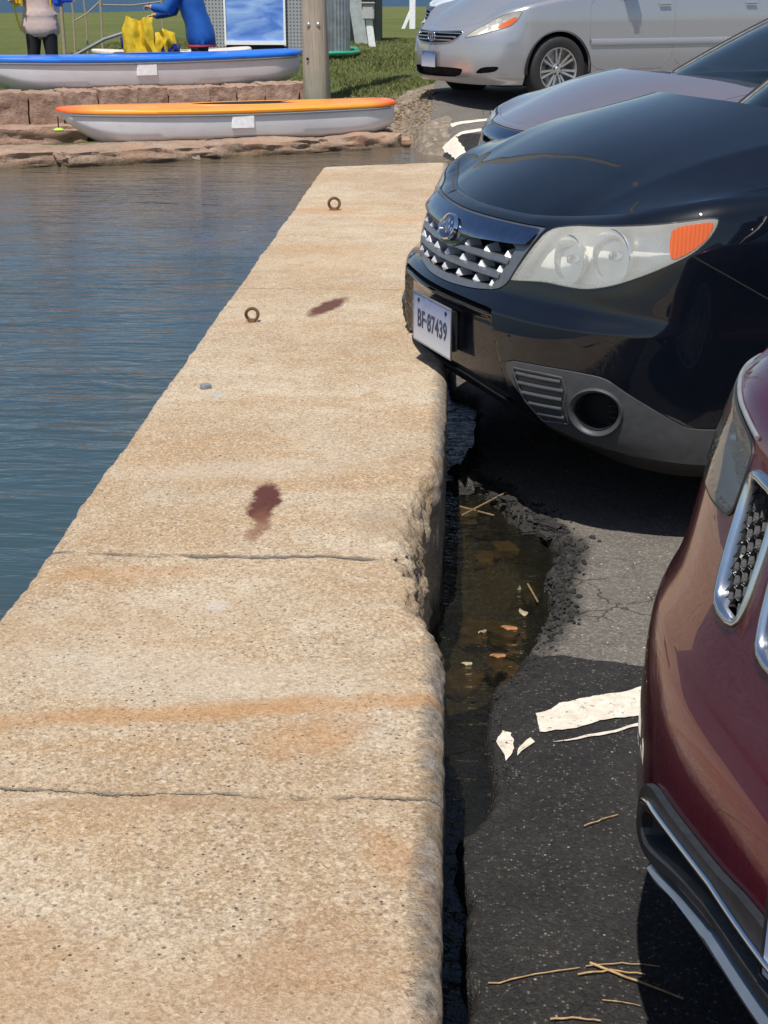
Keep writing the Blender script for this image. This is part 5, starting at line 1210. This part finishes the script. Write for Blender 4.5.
# person in beige top, facing the camera
pa = ((( .0, .20, 1.37), (.03, .30, 1.15), (.20, .26, 1.20)), ((.0, -.20, 1.37), (.03, -.31, 1.14), (.20, -.26, 1.18)))
P1, J1 = person('person in beige-pink top and black leggings with an open yellow and blue vest', (-4.75, 17.05, .20), R(-86), .0, pa, None)
leg_cloth(P1, 'trousers')
loft('shirt', 'shirt', P1, [((0, 0, .76), .115, .17), ((0, 0, .80), .145, .205), ((0, 0, .86), .150, .218), ((0, 0, .93), .142, .208), ((0, 0, .985), .140, .196), ((0, 0, 1.0), .146, .205), ((0, 0, 1.05), .128, .178), ((0, 0, 1.15), .130, .180), ((0, 0, 1.28), .140, .195), ((0, 0, 1.38), .11, .19), ((0, 0, 1.44), .06, .07)], fold=.09, seed=3)
for sg, m in ((1, 'blue_vest'), (-1, 'yellow')):
    mb = MB(); mb.box((.11, sg*.235, 1.27), (.10, .15, .36), rz=sg*.4, bev=.035); v = mb.build('vest_panel', m, P1)
    mb = MB(); mb.box((.165, sg*.165, 1.27), (.03, .022, .36), rz=sg*.4, bev=.008); mb.build('vest_edge', 'yellow', v)
mb = MB(); mb.tube([(.12, -.26, 1.10), (.13, -.24, .95), (.12, -.20, .82)], .011, 6); mb.build('strap', 'yellow', P1)
mb = MB(); mb.box((.20, .36, 1.20), (.06, .16, .13), rz=.2, ry=.3, bev=.02); mb.build('vest_flap', 'blue_vest', P1)
for s, sg in (('L', 1), ('R', -1)):
    mb = MB(); mb.tube([J1['sh'+s][0], tuple((Vector(J1['sh'+s][0])+Vector(J1['el'+s][0]))/2), J1['el'+s][0]], [.07, .06, .055], 14); mb.build('sleeve', 'shirt', P1)
# person in blue jacket, side on, holding the yellow vest
pa = (((.20, .19, 1.36), (.33, .20, 1.10), (.52, .10, 1.13)), ((.20, -.19, 1.36), (.34, -.20, 1.08), (.53, -.08, 1.04)))
P2, J2 = person('person in a bright blue jacket bending over the blue boat, seen from the side', (-2.96, 17.45, .15), R(182), .26, pa, None)
leg_cloth(P2, 'trousers')
loft('jacket', 'jacket', P2, [((-.02, 0, .70), .15, .19), ((-.02, 0, .72), .165, .205), ((-.01, 0, .80), .175, .215), ((.0, 0, .88), .165, .21), ((.02, 0, .96), .155, .20), ((.04, 0, 1.02), .160, .205), ((.06, 0, 1.08), .153, .20), ((.09, 0, 1.16), .165, .21), ((.11, 0, 1.25), .160, .215), ((.16, 0, 1.36), .130, .20), ((.19, 0, 1.43), .07, .09)], fold=.08, seed=8)
loft('jacket_hem', 'red_hem', P2, [((-.02, 0, .712), .172, .212), ((-.02, 0, .70), .174, .214), ((-.02, 0, .688), .170, .210)])
for s in 'LR':
    mb = MB(); a, e, w = [Vector(J2[k+s][0]) for k in ('sh', 'el', 'wr')]; mb.tube([a, a*.5+e*.5, e, e*.5+w*.5, w-(w-e).normalized()*.0], [.080, .070, .066, .056, .046], 16); mb.build('sleeve', 'jacket', P2)
# yellow vest in the hands
def vest():
    o = empty('life_vest', (-3.58, 17.20, .74)); tag(o, 'yellow and navy vest held open by the person in the blue jacket', 'life vest')
    def sheet(name, m, x0, x1, z0, z1, y, th=.05, amp=.03, seed=0, taper=.0):
        n, k = 22, 16; G = []
        for side in (1, -1):
            g = []
            for i in range(n):
                t = i/(n-1); row = []
                for j in range(k):
                    q = j/(k-1); x = x0+(x1-x0)*q+taper*(1-t)*(q-.5); zz = z0+(z1-z0)*t; w = amp*math.sin(q*9+seed+t*3)+amp*.8*math.sin(q*17+t*5+seed); ed = min(q, 1-q, t*.8, (1-t)*.8)*6
                    row.append((x+.018*math.sin(t*6+seed)+.008*math.sin(t*15+q*4), y+w-side*th/2*min(1, ed), zz+.022*math.sin(q*8+seed)+.008*math.sin(q*19+seed)))
                g.append(row)
            G.append(g)
        mb = MB(); mb.grid(np.array(G[0])); mb.grid(np.array(G[1])[:, ::-1]); return mb.build(name, m, o)
    sheet('vest_front', 'yellow', -.20, .12, -.15, .42, -.06, seed=1, taper=.12)
    sheet('vest_side', 'yellow', .08, .36, -.12, .28, -.02, seed=3)
    sheet('vest_lining', 'navy', -.28, -.12, -.12, .22, .03, seed=5); sheet('vest_lining', 'navy', .22, .42, -.12, .12, -.05, seed=2)
    return o
vest()
# ------------------------------------------------------------------ things on the grass
for i, (x, y, h, lb) in enumerate([(-5.62, 21.9, 1.55, 'thin wooden stake nearest the person in the beige top'), (-5.48, 22.1, 1.35, 'second thin wooden stake from the left, below the rope'), (-5.32, 22.4, 1.5, 'third thin wooden stake from the left, below the rope'), (-5.22, 22.0, 1.9, 'tallest thin wooden stake, to the left of the yellow vest'), (-4.42, 22.6, 1.7, 'thin wooden stake right behind the blue jacket sleeve')]):
    mb = MB(); mb.tube([(x, y, .2), (x+.02, y, h*.6+.2), (x-.01, y, h+.2)], [.018, .015, .012], 7); tag(mb.build('wooden_stake', 'rope', loc=(x, y, .2)), lb, 'stake', 'stakes with rope on the grass')
mb = MB()
for a, b in (((-5.62, 21.9, 1.02), (-5.22, 22.0, 1.30)), ((-5.22, 22.0, 1.26), (-4.42, 22.6, 1.30))): mb.tube([a, tuple((Vector(a)+Vector(b))/2-Vector((0, 0, .03))), b], .012, 6)
tag(mb.build('rope', 'rope', loc=(-5, 22, 1.2)), 'brown rope strung between the thin stakes', 'rope')
mb = MB(); mb.box((-6.6, 25, 1.36), (.5, .04, .16), bev=.01); o = mb.build('sign_board', 'shirt', loc=(-6.6, 25, 1.3)); tag(o, 'small blank pinkish board on a post beside the stakes', 'board'); MB().tube([(0, .04, -.95), (0, .04, .0)], .03, 8).build('post', 'rope', o)
k = empty('kiosk', (-3.6, 27.2, .40)); tag(k, 'grey perforated-panel kiosk with a large blue panel, behind the wooden pole', 'kiosk')
MB().box((0, .80, 1.25), (1.86, 1.5, 2.5), bev=.01).build('wall', 'lattice', k, smooth=False)
MB().box((.02, -.01, 1.29), (1.06, .05, 2.2)).build('blue_panel', 'poster', k, smooth=False)
f = MB(); f.box((.02, -.03, .155), (1.14, .08, .07)); f.box((-.53, -.03, 1.25), (.035, .07, 2.3)); f.box((.57, -.03, 1.25), (.035, .07, 2.3)); f.box((.02, -.03, 2.42), (1.14, .08, .07)); f.build('panel_frame', 'white_patch', k, smooth=False)
MB().box((.02, .0, .06), (1.1, .06, .12)).build('base_gap', 'void', k, smooth=False)
f = MB(); f.box((0, .8, 2.56), (2.1, 1.8, .10), bev=.01); f.build('roof', 'steel', k, smooth=False)
# corrugated metal
a = np.linspace(R(170), R(380), 90); mb = MB(); rr = .30+.012*np.sin(a*26)
mb.grid(np.array([np.stack([-2.02+rr*np.cos(a)*.9, 25.9+rr*np.sin(a), 0*a+z], -1) for z in (.40, 2.7)])); mb.grid(np.array([np.stack([-2.02+(rr-.02)*np.cos(a)*.9, 25.9+(rr-.02)*np.sin(a), 0*a+z], -1) for z in (2.7, .40)]))
tag(mb.build('metal_sheet', 'steel', loc=(-2.02, 25.9, .4)), 'curved shiny corrugated metal sheet just right of the wooden pole', 'metal sheet')
s_ = empty('shed', (-1.95, 31.6, .42)); tag(s_, 'dark green boarded shed behind the shiny metal sheet', 'shed')
MB().box((0, .6, 1.3), (.92, 1.4, 2.6), bev=.01).build('wall', 'dark_green', s_, smooth=False)
b = MB(); [b.box((-.44+i*.11, -.11, 1.3), (.095, .02, 2.6)) for i in range(9)]; b.build('boards', 'dark_green', s_, smooth=False); MB().box((0, .6, 2.66), (1.1, 1.6, .08)).build('roof', 'steel', s_, smooth=False)
mb = MB(); mb.box((-1.95, 30.3, 1.38), (.26, .05, 1.98), ry=R(-9), bev=.01); tag(mb.build('leaning_board', 'board', loc=(-1.9, 30.3, .42)), 'pale board leaning against the dark green shed', 'board')
mb = MB(); mb.box((-1.59, 28.9, 1.08), (.24, .14, .30), bev=.02); o = mb.build('meter_box', 'box_grey', loc=(-1.59, 28.9, .4)); tag(o, 'small grey utility box on a slanted white post in the grass', 'utility box')
MB().box((.05, .04, .26), (.13, .10, .62), ry=R(-8), bev=.01).build('post', 'white_patch', o); MB().box((0, -.01, .835), (.28, .18, .03), bev=.01).build('cap', 'box_grey', o)
mb = MB(); mb.tube([(-2.45, 25.35, .44), (-2.2, 25.2, .44), (-1.95, 25.3, .45), (-1.72, 25.55, .44), (-1.62, 26.2, .44), (-1.72, 27.2, .45), (-1.9, 27.6, .45)], .035, 8); tag(mb.build('garden_hose', 'hose', loc=(-2, 25.4, .4)), 'thick green hose lying on the grass below the metal sheet', 'hose')
mb = MB(); mb.box((-1.08, 43.2, 1.3), (.17, .17, 1.8), bev=.01); o = mb.build('white_post', 'white_patch', loc=(-1.08, 43.2, .4)); tag(o, 'white post with a slanted brace on the grass left of the white car', 'post')
MB().box((-.12, -.02, .33), (.10, .08, .80), ry=R(24), bev=.01).build('brace', 'white_patch', o)
# grass blades and pebbles on the bank
def blades(n, x0, x1, y0, y1, name, label, hmin=.025, hmax=.07):
    x = rng.uniform(x0, x1, n); y = y0+(y1-y0)*rng.uniform(0, 1, n)**1.6; d = y-shore(x)
    g = np.clip(1-np.abs(d-1.0)/2.1, 0, 1)*sm(x, -1.8, -1.2)*1.1+sm(x, -.6, -.1)*(1-sm(y, 17, 19.5))*.9+.5*fbm(x, y, 2.2, 4, 90)
    ok = (g < .45) & ((x > -1.3) | (y > 18)); x, y = x[ok], y[ok]; z = base_h(x, y)-.015; n = len(x)
    h = rng.uniform(hmin, hmax, n)*(1+.7*fbm(x, y, 1.1, 3, 91)); a = rng.uniform(0, 2*np.pi, n); w = rng.uniform(.004, .009, n)*(1+(y-15)*.05); lx = rng.normal(0, .5, n)*h; ly = rng.normal(0, .5, n)*h
    V = np.empty((n, 3, 3)); V[:, 0] = np.stack([x-w*np.cos(a), y-w*np.sin(a), z], -1); V[:, 1] = np.stack([x+w*np.cos(a), y+w*np.sin(a), z], -1); V[:, 2] = np.stack([x+lx, y+ly, z+h], -1)
    me = bpy.data.meshes.new(name); me.vertices.add(n*3); me.vertices.foreach_set('co', V.astype(np.float32).ravel()); me.loops.add(n*3); me.loops.foreach_set('vertex_index', np.arange(n*3, dtype=np.int32)); me.polygons.add(n); me.polygons.foreach_set('loop_start', np.arange(0, n*3, 3, dtype=np.int32)); me.update(calc_edges=True); me.validate()
    me.materials.append(M['blade']); o = lnk(bpy.data.objects.new(name, me)); tag(o, label, 'grass', kind='stuff')
def blademat():
    t = NT('grass_blade'); c = t.mix(t.mr(t.noise(3, 5, .7), .35, .65), (.060, .115, .022), (.135, .145, .05)); c = t.mix(t.mr(t.noise(60, 2), .5, .62), c, (.27, .23, .11))
    return t.end(t.pr(c, .8, 0, None, 0, .2))
M['blade'] = blademat()
blades(150000, -7, 1.2, 15.2, 34, 'grass', 'short patchy green grass between the shore and the shed')
M['lime'] = plain('lime_rubber', (.45, .62, .10), .5)
mb = MB(); mb.tube([(-1.70, -.02, .33), (-1.70, -.02, .22)], .006, 6); b_ = mb.build('bow_line', 'void', ob); MB().lathe([(0, .18), (.05, .19), (.058, .205), (.025, .222), (0, .224)], 16, Matrix.Translation((-1.70, -.02, 0))).build('toggle', 'lime', ob)
# gravel stones on the bank
mb = MB(); n = 1100
for i in range(n):
    x = rng.uniform(-1.2, .3); y = shore(np.array(x))+rng.uniform(.0, 2.2); 
    if x > -.15 and y < 15.2: continue
    z = float(base_h(np.array(x), np.array(float(y)))); r_ = rng.uniform(.006, .017); lump(mb, (x, float(y), z-.02*float(x>-.1)), (r_*2.4, r_*2, r_*1.4), rng.uniform(0, 3), i, 1, .2, .4)
o = mb.build('gravel', 'pebble'); tag(o, 'loose brown gravel on the bank between the grass and the parking lot', 'gravel', kind='stuff')
# ------------------------------------------------------------------ small things near the camera
for x, y, r_, lb in ((-.688, 4.90, .0215, 'rusty iron mooring ring nearer to the camera on the seawall'), (-.605, 7.62, .029, 'rusty iron mooring ring further away near the end of the seawall')):
    o = empty('mooring_ring', (x, y, .36)); tag(o, lb, 'mooring ring', 'mooring rings set in the seawall')
    MB().tube([(math.cos(a)*r_, .004*math.sin(a*2), r_+.004+math.sin(a)*r_) for a in np.linspace(0, 2*math.pi, 32, endpoint=False)], r_*.27, 10, True).build('ring', 'rust', o)
    MB().lathe([(0, .010), (r_*.5, .009), (r_*.7, .002), (r_*.75, -.01)], 16).build('base_plate', 'rust', o)
def lotz(x, y): return float(lot_z(np.array([x]), np.array([y]))[0][0])
ST = [([(.084, 1.823), (.16, 1.838), (.232, 1.856)], .0016, 'long thin straw pointing left on the dark asphalt by the maroon car'), ([(.249, 1.866), (.32, 1.825), (.385, 1.787)], .0026, 'thick straw slanting right toward the bottom corner of the lot'), ([(.227, 1.839), (.28, 1.851), (.334, 1.843)], .0020, 'straw lying crosswise over the thick slanting straw'), ([(.242, 1.861), (.30, 1.870), (.36, 1.864)], .0014, 'thin straw just above the crossed straws'), ([(.26, 1.781), (.29, 1.778), (.317, 1.770)], .0010, 'short thin straw below the crossed straws'), ([(.176, 1.733), (.21, 1.738), (.252, 1.732)], .0022, 'short straw at the very bottom edge of the picture'), ([(.275, 2.262), (.31, 2.285), (.343, 2.304)], .0018, 'short brown twig alone in the middle of the dark asphalt')]
for P, r_, lb in ST:
    Q = []
    for i in range(len(P)-1):
        for t_ in np.linspace(0, 1, 5)[:-1]: x = P[i][0]*(1-t_)+P[i+1][0]*t_; y = P[i][1]*(1-t_)+P[i+1][1]*t_; Q.append((x+rng.normal(0, .0004), y+rng.normal(0, .0004), lotz(x, y)+r_+.003+rng.uniform(0, .002)))
    Q.append((P[-1][0], P[-1][1], lotz(*P[-1])+r_+.004)); tag(MB().tube(Q, list(np.linspace(r_*.9, r_*.55, len(Q))), 6).build('straw', 'straw', loc=Q[0]), lb, 'straw', 'straws on the asphalt')
def leaf(x, y, z, r_, rz, m, lb):
    n = 14; V = [(0, 0, .004)]; 
    for k in range(n): a = k*2*math.pi/n; V.append((math.cos(a)*r_*(1+.12*math.cos(3*a)), math.sin(a)*r_*.5, .003*math.sin(a*2)+.002*math.cos(a*3)))
    V += [(a, b, c-.0015) for a, b, c in V]; F = [(0, 1+k, 1+(k+1) % n) for k in range(n)]+[(n+1, n+2+(k+1) % n, n+2+k) for k in range(n)]+[(1+k, n+2+k, n+2+(k+1) % n, 1+(k+1) % n) for k in range(n)]
    o = MB().add(V, F).build('leaf', m); o.location = (x, y, z); o.rotation_euler = (.1, .05, rz); tag(o, lb, 'leaf', 'fallen leaves in the pothole')
leaf(.139, 3.076, SEA+.004, .020, .1, 'leaf', 'orange-brown leaf floating in the pothole nearest the paint line')
leaf(.172, 3.237, SEA+.004, .022, -.2, 'leaf', 'orange-brown leaf floating further back in the pothole')
leaf(.106, 3.21, SEA+.004, .012, .6, 'leaf_pale', 'small pale leaf floating in the pothole')
leaf(.215, 3.33, SEA+.005, .020, 1.9, 'leaf_pale', 'pale leaf at the right side of the pothole water')
leaf(.063, 3.03, SEA+.004, .014, 0, 'leaf_pale', 'yellowish leaf against the seawall in the pothole water')
RK = [(.075, 4.20, .035, 'leaf_pale', 'tan stone at the head of the pothole beside the seawall'), (.10, 3.45, .05, 'pebble', 'brown stone under water beside the seawall, furthest from the camera'), (.17, 3.42, .045, 'pebble', 'brown flat stone under the pothole water, right of centre'), (.06, 3.18, .05, 'pebble', 'dull stone under the water close to the seawall'), (.16, 3.15, .04, 'pebble', 'dull stone under the water near the floating leaves'), (.20, 3.95, .04, 'pebble', 'tan stone in the far pool of the pothole'), (.13, 3.92, .035, 'pebble', 'small tan stone between the sticks and the pool')]
for i, (x, y, r_, m, lb) in enumerate(RK):
    z = max(lotz(x, y), -.2); mb = MB(); lump(mb, (x, y, z+r_*.35+(.03 if i == 0 else 0)), (r_*2.2, r_*1.7, r_*1.1), i*1.3, 60+i, 5, .25, .5); tag(mb.build('stone', m, loc=(x, y, z)), lb, 'stone', 'stones in the pothole')
for i, (a, b, lb) in enumerate([((.055, 4.10), (.16, 4.02), 'brown stick lying across the head of the pothole'), ((.06, 4.02), (.20, 4.12), 'second brown stick crossing the head of the pothole'), ((.235, 3.50), (.255, 3.38), 'thin straw standing in the black rubble at the right side of the pothole')]):
    tag(MB().tube([(a[0], a[1], max(SEA, lotz(*a))+.012), (b[0], b[1], max(SEA, lotz(*b))+.014)], .0028, 6).build('stick', 'stick', loc=(a[0], a[1], SEA)), lb, 'stick', 'sticks in the pothole')
# crumbs of broken asphalt around the pit
mb = MB(); k = 0
while k < 900:
    i = rng.integers(6, 22); t_ = rng.uniform(); p = HB[i]*(1-t_)+HB[i+1]*t_; d = rng.normal(0, .032); x = p[0]+d; y = p[1]+rng.normal(0, .03)
    if y < 2.2 or y > 4.6 or x < .02: continue
    r_ = rng.uniform(.0015, .0055)*(1.2 if y > 3.1 else .6); lump(mb, (x, y, lotz(x, y)+r_*.4), (r_*2.2, r_*1.8, r_*1.5), rng.uniform(0, 3), k, 1, .9, .35); k += 1
for i in range(13):
    j = [7, 8, 8, 9, 9, 10, 10, 11, 11, 12, 12, 13, 14][i]; t_ = rng.uniform(); p = HB[j]*(1-t_)+HB[j+1]*t_
    x, y = p[0]-rng.uniform(-.02, .03), p[1]+rng.uniform(-.03, .03); r_ = rng.uniform(.016, .034); z = max(lotz(x, y), SEA-.01)
    lump(mb, (x, y, z+.004), (r_*2.3, r_*1.8, r_*.8), rng.uniform(0, 3), 300+i, 7, .45, .72)
tag(mb.build('asphalt_crumbs', 'crumb', smooth=False), 'black crumbs of broken asphalt along the rim of the pothole', 'rubble', kind='stuff') if 'crumb' in M else None
mb = MB(); lump(mb, (-.707, 4.0, .366), (.030, .022, .016), .5, 5, 3, .3, .5); tag(mb.build('pebble', 'strip_grey', loc=(-.79, 3.92, .36)), 'small grey pebble on the seawall near its left edge', 'pebble')
